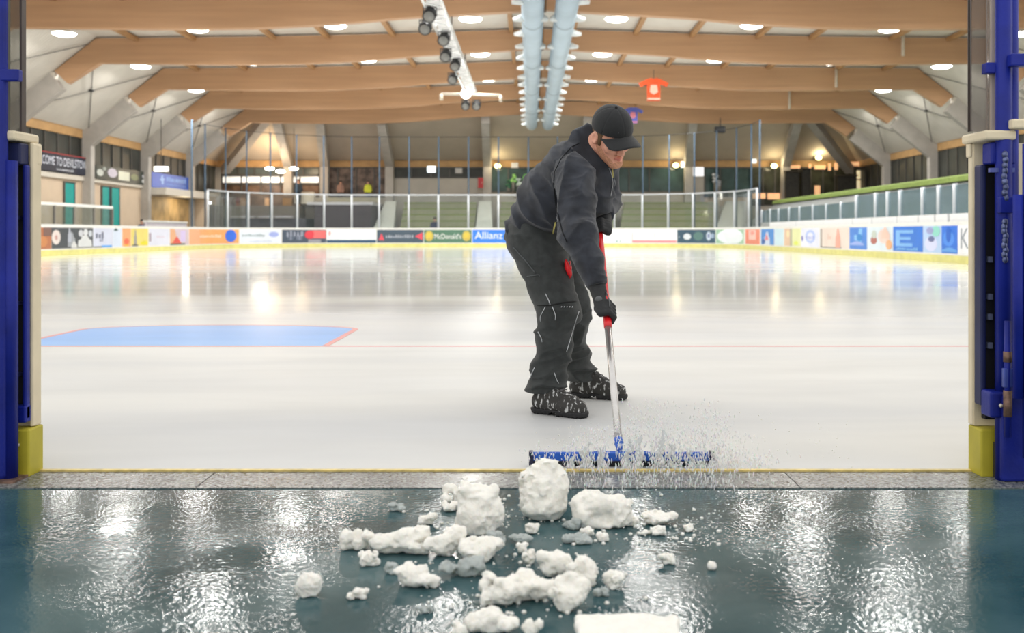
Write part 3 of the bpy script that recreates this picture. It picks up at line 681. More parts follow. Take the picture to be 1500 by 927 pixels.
# ================================================================== WALLS
BEIGE = mat('wall_beige', (206, 186, 162), 0.75, var=0.04, scale=1)
LEDGE = mat('wall_ledge', (206, 200, 188), 0.6, var=0.04)
PLATE = mat('wall_plate_timber', (186, 148, 100), 0.6, var=0.1, scale=2)
GLASSD = mat('dark_window', (58, 60, 56), 0.45, var=0.5, scale=0.5)
MUL = mat('mullion', (86, 84, 80), 0.5)
XWL, XWR, YW = -22.2, 23.2, 71.0
tag(MB().box(XWL - .2, XWL, 20, 71.2, -0.02, 3.45).out('wall_left', BEIGE), kind='structure')
tag(MB().box(XWL - .2, XWL + .12, 20, 71.2, 3.45, 3.68).out('trim_6', LEDGE), 'pale ledge along the left wall', kind='structure')
tag(MB().box(XWL - .2, XWL + .02, 20, 71.2, 5.58, 6.0).out('trim_7', PLATE), 'timber wall plate on top of the left wall', kind='structure')
wb = MB().box(XWL - .2, XWL - .06, 20, 71.2, 3.68, 5.58); tag(wb.out('window_1', GLASSD), 'dark window band in the left wall', kind='structure')
mu = MB()
for y in np.arange(21, 71, 1.25): mu.box(XWL - .06, XWL + .0, y - .04, y + .04, 3.68, 5.58)
tag(mu.out('trim_8', MUL), 'mullions of the left window band', kind='structure')
tag(MB().box(XWR, XWR + .2, 20, 71.2, -.02, 3.45).out('wall_right', BEIGE), kind='structure')
tag(MB().box(XWR - .02, XWR + .2, 20, 71.2, 5.55, 6.0).out('trim_9', PLATE), 'timber wall plate on top of the right wall', kind='structure')
tag(MB().box(XWR + .06, XWR + .2, 20, 71.2, 3.45, 5.55).out('window_2', GLASSD), 'dark window band in the right wall', kind='structure')
mu = MB()
for y in np.arange(21, 71, 1.25): mu.box(XWR, XWR + .06, y - .04, y + .04, 3.45, 5.55)
tag(mu.out('trim_10', MUL), 'mullions of the right window band', kind='structure')
# end wall
def ex(px, y=YW): return (px - CX) * y / F
def ez(py, y=YW): return H - (py - CY) * y / F
tag(MB().box(XWL - .2, XWR + .2, YW - .05, YW + .2, 5.55, 6.0).out('trim_11', PLATE), 'timber band along the top of the end wall', kind='structure')
tag(MB().box(XWL - .2, ex(325), YW, YW + .2, -.02, 5.55).box(ex(575), ex(715), YW, YW + .2, -.02, 4.75).box(ex(715), ex(1010), YW, YW + .2, -.02, 3.75)
    .box(ex(1010), ex(1032), YW, YW + .2, -.02, 4.9).box(ex(325), ex(575), YW, YW + .2, -.02, 3.4).box(ex(1032), XWR + .2, YW, YW + .2, -.02, 2.8)
    .out('wall_back', mat('wall_back_grey', (182, 176, 166), .75, var=.05, scale=1)), kind='structure')
def wnd(k, x0, x1, z0, z1, m, n, label):
    tag(MB().box(x0, x1, YW + .08, YW + .12, z0, z1).out('window_%d' % k, m), label, kind='structure')
    q = MB()
    for i in range(n + 1):
        x = x0 + (x1 - x0) * i / n; q.box(x - .04, x + .04, YW - .03, YW + .08, z0, z1)
    q.box(x0, x1, YW - .03, YW + .08, z0, z0 + .08); q.box(x0, x1, YW - .03, YW + .08, z1 - .08, z1)
    tag(q.out('trim_%d' % (10 + k), MUL), 'frame of the ' + label, kind='structure')
wnd(3, ex(325), ex(468), 4.95, 5.55, mat('window_grey', (92, 100, 98), .2), 6, 'grey upper window left of the far end')
wnd(12, ex(325), ex(468), 3.4, 4.36, mat('window_brown', (112, 88, 70), .4, var=.5, scale=1.5), 5, 'brown lower bar window at the far left end')
wnd(4, ex(325), ex(468), 4.36, 4.95, mat('window_lit', (255, 250, 235), .4, var=.25, scale=.9, emit=0.9), 5, 'brightly lit bar window at the far left end')
wnd(5, ex(468), ex(575), 3.4, 5.55, mat('window_bar', (98, 82, 72), .3, var=.6, scale=2.2), 4, 'dim bar window with warm tones at the far end')
wnd(6, ex(575), ex(715), 4.75, 5.55, GLASSD, 5, 'dark window strip in the middle of the far end')
wnd(7, ex(715), ex(1010), 3.75, 5.55, mat('window_teal', (62, 84, 82), .15, var=.4, scale=.8), 10, 'dark teal window band behind the worker')
wnd(8, ex(1032), ex(1100), 3.4, 5.55, mat('window_teal', (62, 84, 82), .15), 3, 'dark teal window right of the worker')
wnd(9, ex(1100), XWR, 2.8, 5.55, mat('window_lounge', (60, 62, 50), .2, var=.6, scale=1.1), 9, 'dark lounge window at the far right end')
tag(MB().box(ex(1032), ex(1100), YW, YW + .2, 2.8, 3.4).out('wall_back_low', BEIGE), kind='structure')
# things glowing in the lounge
def glow(name, px0, px1, py0, py1, rgb, e, label, cat, y=YW - .02, parts=True):
    g = thing(name, (ex((px0 + px1) / 2, y), y, ez(py1, y)), label, cat)
    MB().box(ex(px0, y), ex(px1, y), y - .08, y, ez(py1, y), ez(py0, y)).out('lit_panel', mat('glow_%02x%02x%02x_%d' % (*rgb, int(e * 10)), rgb, .5, var=.1, scale=2, emit=e), g, bevel=.02)
    MB().box(ex(px0, y) - .04, ex(px1, y) + .04, y, y + .11, ez(py1, y) - .04, ez(py0, y) + .04).out('frame', MUL, g)
    return g
lo_c = {}
for px0, px1, py0, py1, w_ in [(1102, 1121, 283, 291, 'low'), (1124, 1142, 283, 292, 'low'), (1150, 1164, 284, 290, 'low'), (1193, 1201, 272, 286, 'tall'), (1152, 1172, 242, 247, 'high'), (1184, 1188, 240, 247, 'high'),
                              (1193, 1209, 242, 248, 'high'), (1213, 1217, 239, 250, 'high'), (1222, 1227, 238, 249, 'high'), (1231, 1270, 237, 243, 'high'), (1255, 1261, 250, 262, 'tall'), (1254, 1262, 264, 276, 'tall'), (1214, 1218, 283, 289, 'low')]:
    lo_i = lo_c.get(w_, 0); lo_c[w_] = lo_i + 1
    glow('lounge_light', px0, px1, py0, py1, (240, 186, 136) if px0 not in (1255, 1254) else (250, 226, 180), .7, 'warm light panel in the dark lounge window, %s of the %s ones' % (NTH[lo_i], {'low': 'bottom row', 'high': 'top row', 'tall': 'upright narrow'}[w_]), 'light panel')['group'] = 'warm lights in the lounge'
for px, py, lab in [(729, 243, 'left of the worker'), (990, 242, 'just right of the worker'), (1134, 243, 'over the left of the lounge'), (1199, 231, 'high over the lounge')]:
    g = thing('wall_lamp', tuple(W(px, py, 70.4)), 'glowing yellow wall lamp on the end wall ' + lab, 'wall lamp', 'yellow lamps on the end wall'); c = W(px, py, 70.4)
    MB().ball(c, .22, .16, .17, 12, 8).out('bulb', mat('lamp_yellow', (255, 246, 180), .4, emit=5), g, True)
    MB().box(c.x - .15, c.x + .15, c.y + .1, c.y + .5, c.z - .05, c.z + .22).out('bracket', MUL, g)
    point('wall_lamp_light', (c.x, c.y - .4, c.z), 60, (1, .82, .5), .2)
for px, py, w_, rgb, e, lab in [(632, 248, 6, (225, 240, 245), 2.2, 'bright white sign panel hanging left of the middle of the end wall'), (672, 250, 5, (176, 172, 166), .2, 'dim grey sign panel on the end wall'), (754, 242, 5, (210, 206, 198), .3, 'dim white sign panel left of the worker'),
                            (1003, 241, 5.5, (226, 246, 248), 2.2, 'bright white sign panel right of the yellow lamp'), (1104, 236, 4, (216, 224, 226), 1.2, 'small white sign panel on the far right pillar')]:
    glow('sign_panel', px - w_, px + w_, py - w_ * .75, py + w_ * .75, rgb, e, lab, 'sign panel')
# leaning and upright end columns
for px0, py0, px1, lab in [(405, 180, 423, 'leaning behind the white bar lights'), (468, 180, 476, 'right of the bar lights'), (558, 182, 571, 'left of the pale stair'), (711, 178, 714, 'upright near the middle'), (861, 175, 856, 'hidden behind the worker'), (1016, 178, 1008, 'right of the worker'), (1187 - 18, 180, 1150, 'at the lounge')]:
    a = W(px0, py0, 65.4); x1 = ex(px1, 70.7)
    c = MB(); w_ = .28
    for (y0_, y1_) in ((0, 0),):
        v = [(a.x - w_, 65.45, a.z - .1), (a.x + w_, 65.45, a.z - .1), (a.x + w_, 65.45, 8.6), (a.x - w_, 65.45, 8.6),
             (x1 - w_, 70.3, 5.5), (x1 + w_, 70.3, 5.5), (x1 + w_, 70.95, 5.9), (x1 - w_, 70.95, 5.9), (x1 - w_, 70.3, 0), (x1 + w_, 70.3, 0), (x1 + w_, 70.95, 0), (x1 - w_, 70.95, 0)]
        c.add(v, [(0, 1, 5, 4), (1, 2, 6, 5), (2, 3, 7, 6), (3, 0, 4, 7), (0, 3, 2, 1), (4, 5, 9, 8), (5, 6, 10, 9), (6, 7, 11, 10), (7, 4, 8, 11), (8, 9, 10, 11)])
    tag(c.out('end_column', CONC, None, base=(x1, 70.6, 0)), 'grey concrete column of the end wall, ' + lab, 'column', 'concrete columns of the end wall')
# hip rafters from beam corner to wall corner
for s, lab in ((-1, 'far left corner beside the bar lights'), (1, 'far right corner above the lounge')):
    a = Vector((CXR + s * 17.4, 65.5, 8.75)); b2 = Vector((CXR + s * 21.9, 70.6, 5.35)); w = .3
    v = []
    for p in (a, b2):
        v += [(p.x - w, p.y, p.z - .3), (p.x + w, p.y, p.z - .3), (p.x + w, p.y, p.z + .25), (p.x - w, p.y, p.z + .25)]
    tag(build('hip_rafter', v, [(0, 1, 2, 3), (4, 7, 6, 5), (0, 4, 5, 1), (1, 5, 6, 2), (2, 6, 7, 3), (3, 7, 4, 0)], CONC, base=tuple(b2)), 'slanting grey concrete hip rafter in the ' + lab, 'rafter')
# bar lights
for k, (px0, px1, py) in enumerate([(388, 402, 247), (404, 418, 251), (424, 437, 247)]):
    y = 67.5; g = thing('bar_light', (ex((px0 + px1) / 2, y), y, ez(py, y)), 'glowing white oval bar lamp at the far left, %s from the left' % NTH[k], 'lamp', 'oval lamps over the bar')
    MB().ball((ex((px0 + px1) / 2, y), y, ez(py, y)), (px1 - px0) / 2 * y / F, .3, .13, 14, 8).out('shade', mat('bar_glow', (255, 250, 240), .4, emit=7), g, True)
    MB().tube([(ex((px0 + px1) / 2, y), y, ez(py, y)), (ex((px0 + px1) / 2, y), y, 8.0)], .015, 5).out('cord', DARKST, g)
glow('strip_light', 226, 247, 244, 251, (255, 250, 240), 2.5, 'bright white strip light above the blue banner on the left', 'strip light', 56)
g = bpy.data.objects['strip_light']; sx_ = ex(236, 56)
MB().tube([(sx_, 56, ez(245, 56)), (sx_, 56, 9.11 - (abs(sx_ - CXR) - 18.7) * .80)], .02, 5).out('cord', DARKST, g)
point('bar_warm_light', (ex(395, 68.5), 68.5, 5.9), 230, (1, .70, .40), .6)
point('bar_white_light', (ex(380, 69.2), 69.2, 4.3), 110, (1, .93, .82), .6)
point('bar_warm_light', (ex(440, 68.5), 68.5, 5.2), 80, (1, .72, .42), .5)
for px, py in ((222, 295), (308, 297)):
    g = thing('small_lamp', tuple(W(px, py, 60)), 'small glowing lamp %s' % ('left of the tunnel under the blue banner' if px == 222 else 'by the far left glass'), 'lamp'); c = W(px, py, 60)
    MB().ball(c, .17 if px == 222 else .08, .1, .17 if px == 222 else .08, 10, 8).out('bulb', mat('small_glow', (255, 250, 245), .4, emit=5), g, True)
    MB().tube([(c.x, 60.05, c.z), (c.x, 60.05, 0)], .04, 6).out('post', MUL, g)
# ---- left wall furniture
TEAL = mat('door_teal', (30, 158, 152), .5, var=.08)
for k, (px0, px1) in enumerate([(93, 107), (148, 158), (161.5, 173)]):
    y0, y1 = F * abs(XWL) / (CX - px0), F * abs(XWL) / (CX - px1)
    r = thing('teal_door', (XWL, (y0 + y1) / 2, 0), 'teal double-height door in the left wall, %s from the left' % NTH[k], 'door', 'teal doors in the left wall')
    MB().box(XWL, XWL + .05, y0, y1, .9, 3.28).out('door_leaf', TEAL, r)
    MB().box(XWL, XWL + .06, y1, y1 + .12, .9, 3.28).out('door_edge', mat('door_dark_teal', (16, 84, 96), .5), r)
    MB().box(XWL, XWL + .09, y0 - .06, y0, .9, 3.34).box(XWL, XWL + .09, y0, y1 + .12, 3.28, 3.34).out('door_frame', MUL, r)
def wall_banner(px0, px1, z0, z1, c, label):
    y0, y1 = F * abs(XWL + .15) / (CX - px0), F * abs(XWL + .15) / (CX - px1)
    r = thing('wall_banner', (XWL + .15, y0, z0), label, 'banner', 'banners on the left wall')
    MB().box(XWL + .12, XWL + .17, y0, y1, z0, z1).out('banner_panel', paint(c), r)
    return r, y0, y1
def wall_shape(name, V2, F2, r, y0, y1, z0, z1, c, off=.18):
    return build(name, [(XWL + off, y0 + (y1 - y0) * a, z0 + (z1 - z0) * b_) for a, b_ in V2], F2, paint(c), r)
r, y0, y1 = wall_banner(28, 132, 3.72, 4.55, (40, 46, 62), 'dark navy banner with white capital letters and red top edge on the left wall')
V2, F2 = text2d('WELCOME TO DEVILSTOWN'); wall_shape('lettering', V2, F2, r, F * 22.05 / (CX - 46), F * 22.05 / (CX - 130), 4.02, 4.42, (226, 232, 246))
rnd = random.Random(3)
def marks(n, r, y0, y1, z0, z1, c):
    V2 = []; F2 = []
    for i in range(n):
        q = len(V2); a, b_ = (i + .1) / n, (i + .1 + rnd.uniform(.5, .8)) / n; t = rnd.uniform(.65, 1); V2 += [(a, 0), (b_, 0), (b_, t), (a, t)]; F2.append((q, q + 1, q + 2, q + 3))
    return wall_shape('lettering', V2, F2, r, y0, y1, z0, z1, c)
marks(16, r, F * 22.05 / (CX - 82), F * 22.05 / (CX - 107), 3.80, 3.90, (190, 196, 204))
MB().box(XWL + .12, XWL + .19, y0, y1, 4.55, 4.60).out('red_edge', paint((160, 52, 56)), r)
r, y0, y1 = wall_banner(140, 216, 3.62, 4.36, (54, 62, 58), 'dark green grey banner with a row of small emblems on the left wall')
def yb(px): return F * 22.05 / (CX - px)
OV = grid_shape([(0.5 + 0.5 * math.cos(t), 0.5 + 0.5 * math.sin(t)) for t in np.linspace(0, 2 * math.pi, 21)[:-1]])
for a, b_, z0, z1, c, o_ in [(141, 151, 3.8, 4.15, (190, 196, 190), 1), (150, 155, 4.1, 4.3, (150, 158, 152), 1), (157, 171, 3.8, 4.28, (188, 184, 200), 1), (173, 189, 3.72, 4.2, (206, 210, 194), 0), (191, 202, 3.8, 4.15, (112, 124, 88), 1), (207, 215, 4.0, 4.2, (190, 190, 196), 1), (207, 213, 3.7, 3.95, (214, 216, 214), 1)]:
    wall_shape('emblem', OV[0] if o_ else RECT[0], OV[1] if o_ else RECT[1], r, yb(a), yb(b_), z0, z1, c)
r, y0, y1 = wall_banner(222, 281, 3.55, 4.45, (26, 84, 190), 'bright blue banner with pale lettering on the left wall')
marks(9, r, yb(243), yb(272), 4.02, 4.3, (122, 168, 236)); marks(18, r, yb(243), yb(272), 3.78, 3.88, (96, 144, 224))
wall_shape('emblem', [(0, .5), (.3, .6), (.35, .9), (.7, 1), (.6, .7), (1, .6), (.7, .4), (.75, .1), (.4, 0), (.4, .35)], [tuple(range(10))], r, yb(233), yb(241), 3.78, 4.35, (150, 190, 246))
# bench glass on the left
GL = glassy('screen_glass', (.93, .96, .96), .12, .05, .05, (.40, .45, .45))
g = thing('bench_screen', (XL - .1, 40, 1.2), 'low glass screen with white top rail on the left boards', 'glass screen')
ys = [F * 18.2 / (CX - p) for p in (40, 80, 109, 138, 165)]
MB().box(XL - .14, XL - .08, ys[0], ys[-1], 1.92, 2.04).out('top_rail', mat('rail_white', (232, 234, 230), .3), g)
for a, b_ in zip(ys, ys[1:]):
    MB().box(XL - .12, XL - .10, a + .05, b_ - .05, 1.2, 1.92).out('pane', GL, g)
for a in ys: MB().box(XL - .14, XL - .08, a - .05, a + .05, 1.2, 1.95).out('post', mat('post_grey', (120, 116, 110), .5), g)
g = thing('penalty_bench_wall', (-19.2, 48, 0), 'pale low wall of the penalty bench behind the left boards', 'bench wall')
y0, y1 = F * 18.9 / (CX - 215), F * 18.9 / (CX - 274)
MB().box(-19.0, -18.9, y0, y1, 0, 1.42).out('wall_panel', mat('bench_panel', (206, 202, 210), .5), g)
MB().box(-19.1, -18.85, y0, y1, 1.42, 1.50).out('cap_rail', mat('rail_white', (232, 234, 230), .3), g)
# tunnel box under the blue banner
g = thing('tunnel_entrance', (-21.5, 60, 0), 'beige lit tunnel entrance under the blue banner', 'entrance')
y0, y1 = yb(216), yb(283)
MB().box(-22.1, -21.0, y1 - .3, y1, 0, 3.4).out('side_wall', BEIGE, g)
MB().box(-22.1, -21.0, y0, y1, 3.1, 3.5).out('lintel', LEDGE, g)
MB().box(-22.1, -22.0, y0, y1 - .4, 0, 3.0).out('back_panel', mat('tunnel_warm', (190, 160, 112), .6, var=.3, scale=1.2), g)
point('tunnel_light', (-21.2, (y0 + y1) / 2, 2.7), 40, (1, .85, .6), .2)

# ================================================================== GLASS AND NET POLES AROUND THE RINK
POSTW = mat('post_alu', (204, 210, 216), .35, metal=.2, var=.04)
POLEB = mat('net_pole_blue', (82, 100, 118), .8, spec=.2, metal=0, var=.08)
def glass_run(name, us, z0, z1, label, pole=None, off=-.07, gm=GL, rail=True, pw=.05):
    p = path(us[0])[0]; g = thing(name, (p.x, p.y, z0), label, 'glass screen')
    for a, b_ in zip(us, us[1:]):
        strip(a + .04, b_ - .04, z0, z1 - .04, off - .01, off + .01).out('pane', gm, g)
    for u in us:
        pp, nn = path(u); q = pp + nn * off
        MB().tube([(q.x, q.y, z0), (q.x, q.y, z1)], pw * 1.25, 8).out('post', POSTW, g, True)
    if rail: strip(us[0], us[-1], z1 - .04, z1 + .03, off - .03, off + .03).out('top_rail', POSTW, g)
    return g
usE = [upx(p) for p in (306, 335, 365, 399, 436, 475, 515, 555, 598.5, 642, 686, 730, 774, 817, 859, 900, 940.5, 978, 1014, 1046, 1074, 1095, 1107)]
glass_run('end_glass_screen', usE, 1.2, 3.3, 'tall clear glass screen with pale posts around the far end')
def npole(u, label):
    pp, nn = path(u); q = pp - nn * .22
    c = MB().tube([(q.x, q.y, 0), (q.x, q.y, 7.0)], .045, 8).out('net_pole', POLEB, None, True, base=(q.x, q.y, 0))
    tag(c, label, 'net pole', 'net poles around the far end')
pk = [upx(287)] + usE
for k, u in enumerate(pk):
    px = CX + F * path(u)[0].x / path(u)[0].y
    npole(u, 'thin blue grey net pole behind the far glass, %s from the left' % NTH[k])
q0 = [path(u)[0] - path(u)[1] * .22 for u in pk]
tag(MB().tube([(q.x, q.y, 6.98) for q in q0], .02, 5).out('net_cable', DARKST), 'thin cable along the tops of the net poles', 'cable')
GLB = glassy('screen_glass_blue', (.66, .76, .80), .12, .06, .18, (.25, .34, .38))
usl = [upx(p) for p in (1108, 1120, 1132, 1147, 1162, 1181, 1200, 1221, 1243)]
glass_run('side_glass_screen', usl, 1.44, 2.12, 'low blue tinted glass screen along the far part of the right boards', off=-.30, gm=GLB, rail=False, pw=.04)
usr = [upx(p) for p in (1243.5, 1271, 1288, 1306, 1338, 1361, 1384, 1412, 1440)]
glass_run('side_glass_screen', usr, 1.44, 2.32, 'taller blue tinted glass screen with pale posts along the near part of the right boards', off=-.30, gm=GLB, rail=False, pw=.06)
g = thing('bench_parapet', (XR + .3, 40, 0), 'long white parapet panels behind the right boards', 'parapet')
for a, b_ in zip([upx(p) for p in (1122, 1160, 1200, 1242, 1270, 1306, 1337, 1361, 1382, 1412)], [upx(p) for p in (1160, 1200, 1242, 1270, 1306, 1337, 1361, 1380, 1412, 1440)]):
    strip(a + .03, b_ - .06, -.02, 1.43, -.40, -.18).out('parapet_panel', mat('parapet_white', (226, 228, 230), .4, var=.03), g)
# ================================================================== STANDS
GREEN = mat('tribune_green', (118, 132, 66), .8, var=.12, scale=3)
GREY = mat('stand_grey', (142, 142, 112), .75, var=.06, scale=2)
STEPW = mat('stair_pale', (208, 208, 200), .7, var=.04)
# right grass bank with parapet
pr = [(XR + 1.4, 0), (XR + 1.4, 1.2), (XR + 3.6, 2.75), (XWR - .75, 3.3), (XWR - .75, 0)]
tag(MB().prism(pr, 24, 65.1).out('right_tribune', mat('tribune_grey', (134, 138, 138), .8, var=.1, scale=2), base=(XR + 3, 24, 0)), 'grey sloping tribune block along the right side of the hall', 'tribune')
tag(MB().prism([(XR + 3.45, 2.76), (XR + 3.5, 2.95), (XR + 3.9, 3.05), (XR + 4.9, 3.12), (XR + 4.9, 2.92), (XR + 3.9, 2.87)], 24, 65.1).out('grass_bank', mat('grass_green', (122, 142, 72), .9, var=.15, scale=6), base=(XR + 4, 24, 2.8)), 'strip of green artificial turf on top of the right tribune', 'turf strip')
# end stands
def stand_row(px0, px1, y, z, m, name='bench_row', label='', grp='bench rows of the end stand'):
    x0, x1 = ex(px0, y), ex(px1, y)
    g = thing(name, ((x0 + x1) / 2, y, z - .4), label, 'bench row', grp)
    MB().box(x0, x1, y, y + .8, -.02, z - .08).out('riser', GREY, g)
    MB().box(x0, x1, y - .02, y + .45, z - .08, z).out('seat_plank', m, g)
    return g
for a, b_, nm in [(586, 694, 'between the pale stairs'), (728, 900, 'behind the worker'), (908, 1048, 'right of the worker')]:
    for k in range(5):
        stand_row(a + k * 1.5, b_ + k * 1.0, 65.4 + k * .85, 1.30 + k * .42, GREEN, label='green and grey bench row %s, %s from the bottom' % (nm, NTH[k]))
for (a, b_, c_, d_, lab) in [(548, 578, 566, 582, 'left of the middle'), (697, 722, 702, 720, 'near the middle behind the worker'), (1045, 1085, 1060, 1090, 'at the right end')]:
    g = MB()
    for k in range(10):
        t = k / 9; x0, x1 = ex(a + (c_ - a) * t, 66 + k * .45), ex(b_ + (d_ - b_) * t, 66 + k * .45)
        y = 65.3 + k * .45; g.box(x0, x1, y, y + .5, -.02, 1.1 + k * .22)
    tag(g.out('stand_stair', STEPW, None, base=(ex(a, 66), 65.3, 0)), 'pale concrete stair of the end stand, ' + lab, 'stair', 'stairs of the end stand')
MAR = mat('cover_maroon', (46, 32, 42), .8, var=.12)
g = thing('covered_stand', (ex(500), 66, 0), 'dark maroon panelled block with pale counter top behind the far left glass', 'counter block')
MB().box(ex(462, 66), ex(545, 66), 65.6, 69.5, 0, 2.72).out('panel_block', MAR, g)
MB().box(ex(452, 66), ex(548, 66), 65.5, 69.6, 2.72, 2.9).out('counter_top', mat('counter_pale', (188, 184, 188), .5), g)
g = thing('covered_stand', (ex(380), 66, 0), 'low dark grey block with three pale benches behind the far left glass', 'counter block')
MB().box(ex(330, 66), ex(450, 66), 65.6, 68.4, 0, 1.85).out('panel_block', mat('block_grey', (60, 56, 66), .7, var=.1), g)
for a, b_ in ((342, 376), (381, 401), (406, 430)): MB().box(ex(a, 66), ex(b_, 66), 65.4, 66, 1.88, 1.99).out('bench_top', mat('bench_pale', (164, 160, 164), .5), g)
tag(MB().box(ex(325), ex(451), 68.5, 70.98, -.02, 2.75).box(ex(453), ex(574), 69.65, 70.98, -.02, 2.9).out('floor_gallery', mat('gallery_grey', (120, 112, 106), .7)), kind='structure')
g = thing('bar_counter', (ex(400), 69, 0), 'brown bar counter with warm panels under the bright lights', 'counter')
MB().box(ex(335), ex(455), 69.6, 70.4, 2.75, 3.5).out('counter_body', mat('bar_brown', (104, 84, 72), .6, var=.35, scale=1.5), g)
MB().box(ex(440), ex(468), 69.2, 69.6, 2.9, 3.7).out('counter_end', mat('bar_pale', (214, 196, 170), .6), g)
for i, (px0, px1, c) in enumerate([(352, 366, (150, 120, 92)), (388, 394, (206, 166, 128)), (414, 428, (140, 104, 62)), (346, 350, (120, 44, 46))]):
    MB().box(ex(px0, 69.5), ex(px1, 69.5), 69.45, 69.58, 2.76, 3.3).out('front_panel', mat('barpanel%d' % i, c, .6), g)
tag(MB().box(ex(485), ex(560), 69.7, 69.8, 2.9, 3.35).out('railing_panel', mat('rail_beige', (170, 164, 140), .6), base=(ex(520), 70, 3)), 'beige railing panel in front of the dim bar window', 'railing panel')
c = W(704, 268, 69.8); g = thing('hose_cabinet', tuple(c), 'red fire hose cabinet beside the upright end column', 'hose cabinet')
MB().box(c.x - .18, c.x + .18, 69.7, 69.95, c.z - .36, c.z + .36).out('cabinet_body', mat('fire_red', (196, 60, 64), .5), g, bevel=.03)
MB().box(c.x - .12, c.x + .12, 69.66, 69.7, c.z - .28, c.z + .28).out('cabinet_door', mat('fire_red2', (176, 44, 50), .4), g)
MB().box(c.x + .07, c.x + .1, 69.63, 69.66, c.z - .06, c.z + .06).out('handle', STEEL_W, g)
for px, py, col in [(752, 262, (150, 206, 120)), (760, 268, (222, 236, 226)), (770, 262, (120, 190, 110)), (745, 270, (60, 110, 84)), (1053, 268, (170, 172, 178)), (1048, 262, (196, 200, 206))]:
    c = W(px, py, 70.2); g = thing('potted_plant', (c.x, 70.2, 3.75), '%s plant on the window ledge %s' % ('leafy green' if col[1] > col[2] + 30 else 'pale flowering', 'left of the worker' if px < 900 else 'right of the worker') + (', farther left' if px in (752, 1048, 745) else ''), 'plant', 'plants on the ledge')
    q = MB()
    rr = random.Random(px)
    for i in range(16): q.ball((c.x + rr.uniform(-.17, .17), 70.2 + rr.uniform(-.1, .1), c.z + rr.uniform(-.25, .3)), rr.uniform(.05, .11), n=6, m=4)
    q.out('foliage', mat('leaf%d' % px, col, .7), g, True)
    MB().tube([(c.x, 70.2, 3.72), (c.x, 70.2, c.z - .2)], .12, 8).out('pot', mat('pot_grey', (120, 116, 110), .6), g, True)
c = W(1180, 268, 69)
for k, (px, py, w_, h_) in enumerate([(1180, 258, 6, 10), (1285, 252, 9, 13), (1240, 270, 14, 12), (1160, 262, 10, 10)]):
    c = W(px, py, 69.8); g = thing('lounge_pillar', (c.x, 69.8, 2.8), 'dark furniture silhouette in front of the lounge window, %s from the left' % NTH[[1, 3, 2, 0][k]], 'furniture')
    s_ = 69.8 / F; MB().box(c.x - w_ * s_, c.x + w_ * s_, 69.6, 70, 2.8, c.z + h_ * s_).out('body', mat('lounge_dark', (44, 42, 36), .6, var=.3), g, bevel=.05)
    MB().box(c.x - w_ * s_ * 1.1, c.x + w_ * s_ * 1.1, 69.5, 70.1, c.z + h_ * s_, c.z + h_ * s_ + .08).out('top', mat('lounge_brown', (70, 62, 48), .6), g)

# small figures in the background
def small_person(px, pyfeet, y, h, top, legs, label, turn=0):
    b_ = W(px, pyfeet, y); x, z = b_.x, b_.z; s = h / 1.78
    def fb(P):
        Q = (P - np.array([x, y, z])) / s
        d = sd_ell(Q, (0, 0, 1.63), (.085, .095, .12)); d = smin(d, sd_cap(Q, (0, 0, 1.4), (0, 0, 1.55), .06, .055), .03)
        d = smin(d, sd_cap(Q, (0, 0, 1.0), (0, 0, 1.36), .12, .12, (1, 0, 0), 1.4), .05)
        for e in (-1, 1):
            d = smin(d, sd_cap(Q, (e * .17, 0, 1.36), (e * .24, -.02, 1.08), .055, .045), .04); d = smin(d, sd_cap(Q, (e * .24, -.02, 1.08), (e * .2, -.12, .85), .042, .035), .02)
            d = smin(d, sd_cap(Q, (e * .09, 0, .9), (e * .1, -.02, .48), .08, .06), .04); d = smin(d, sd_cap(Q, (e * .1, -.02, .48), (e * .1, .0, .07), .058, .045), .02)
            d = smin(d, sd_cap(Q, (e * .1, .0, .05), (e * .11, -.14, .04), .045, .035), .02)
        return d * s
    g = thing('person', (x, y, z), label, 'person')
    sculpt('body', fb, (x - .35 * s, y - .25, z - .02), (x + .35 * s, y + .25, z + 1.85 * s), .03, mat('skin_far', (196, 150, 126), .6), g)
    lo, hi = (x - .4 * s, y - .3, z + .0), (x + .4 * s, y + .3, z + 1.5 * s)
    def fj(P):
        Q = (P - np.array([x, y, z])) / s
        d = sd_cap(Q, (0, 0, .95), (0, 0, 1.38), .15, .14, (1, 0, 0), 1.4)
        for e in (-1, 1):
            d = smin(d, sd_cap(Q, (e * .17, 0, 1.36), (e * .24, -.02, 1.08), .085, .07), .04); d = smin(d, sd_cap(Q, (e * .24, -.02, 1.08), (e * .2, -.12, .9), .07, .055), .02)
        return smax(d, .86 - Q[:, 2], .02) * s
    def fl(P):
        Q = (P - np.array([x, y, z])) / s; d = np.full(len(Q), 9.)
        for e in (-1, 1):
            d = np.minimum(d, smin(sd_cap(Q, (e * .09, 0, .9), (e * .1, -.02, .48), .11, .085), sd_cap(Q, (e * .1, -.02, .48), (e * .1, .0, .1), .085, .065), .02))
        return smax(smax(d, Q[:, 2] - .95, .02), .05 - Q[:, 2], .01) * s
    sculpt('jacket', fj, lo, hi, .03, mat('cloth_%02x%02x%02x' % top, top, .8), g)
    sculpt('trousers', fl, lo, hi, .03, mat('cloth_%02x%02x%02x' % legs, legs, .8), g)
    q = MB().ball((x, y + .01, z + 1.68 * s), .1 * s, .105 * s, .1 * s, 12, 8); q.out('hair', mat('hair_dark', (50, 42, 36), .7), g, True)
small_person(437, CY - (2.75 - H) * F / 69.0, 69.0, 1.85, (40, 50, 60), (40, 44, 52), 'person in dark clothes standing at the bar under the bright lights')
small_person(208, 342 + .85 * F / 52, 52, 1.6, (38, 40, 92), (40, 44, 60), 'person in dark blue standing behind the left boards')
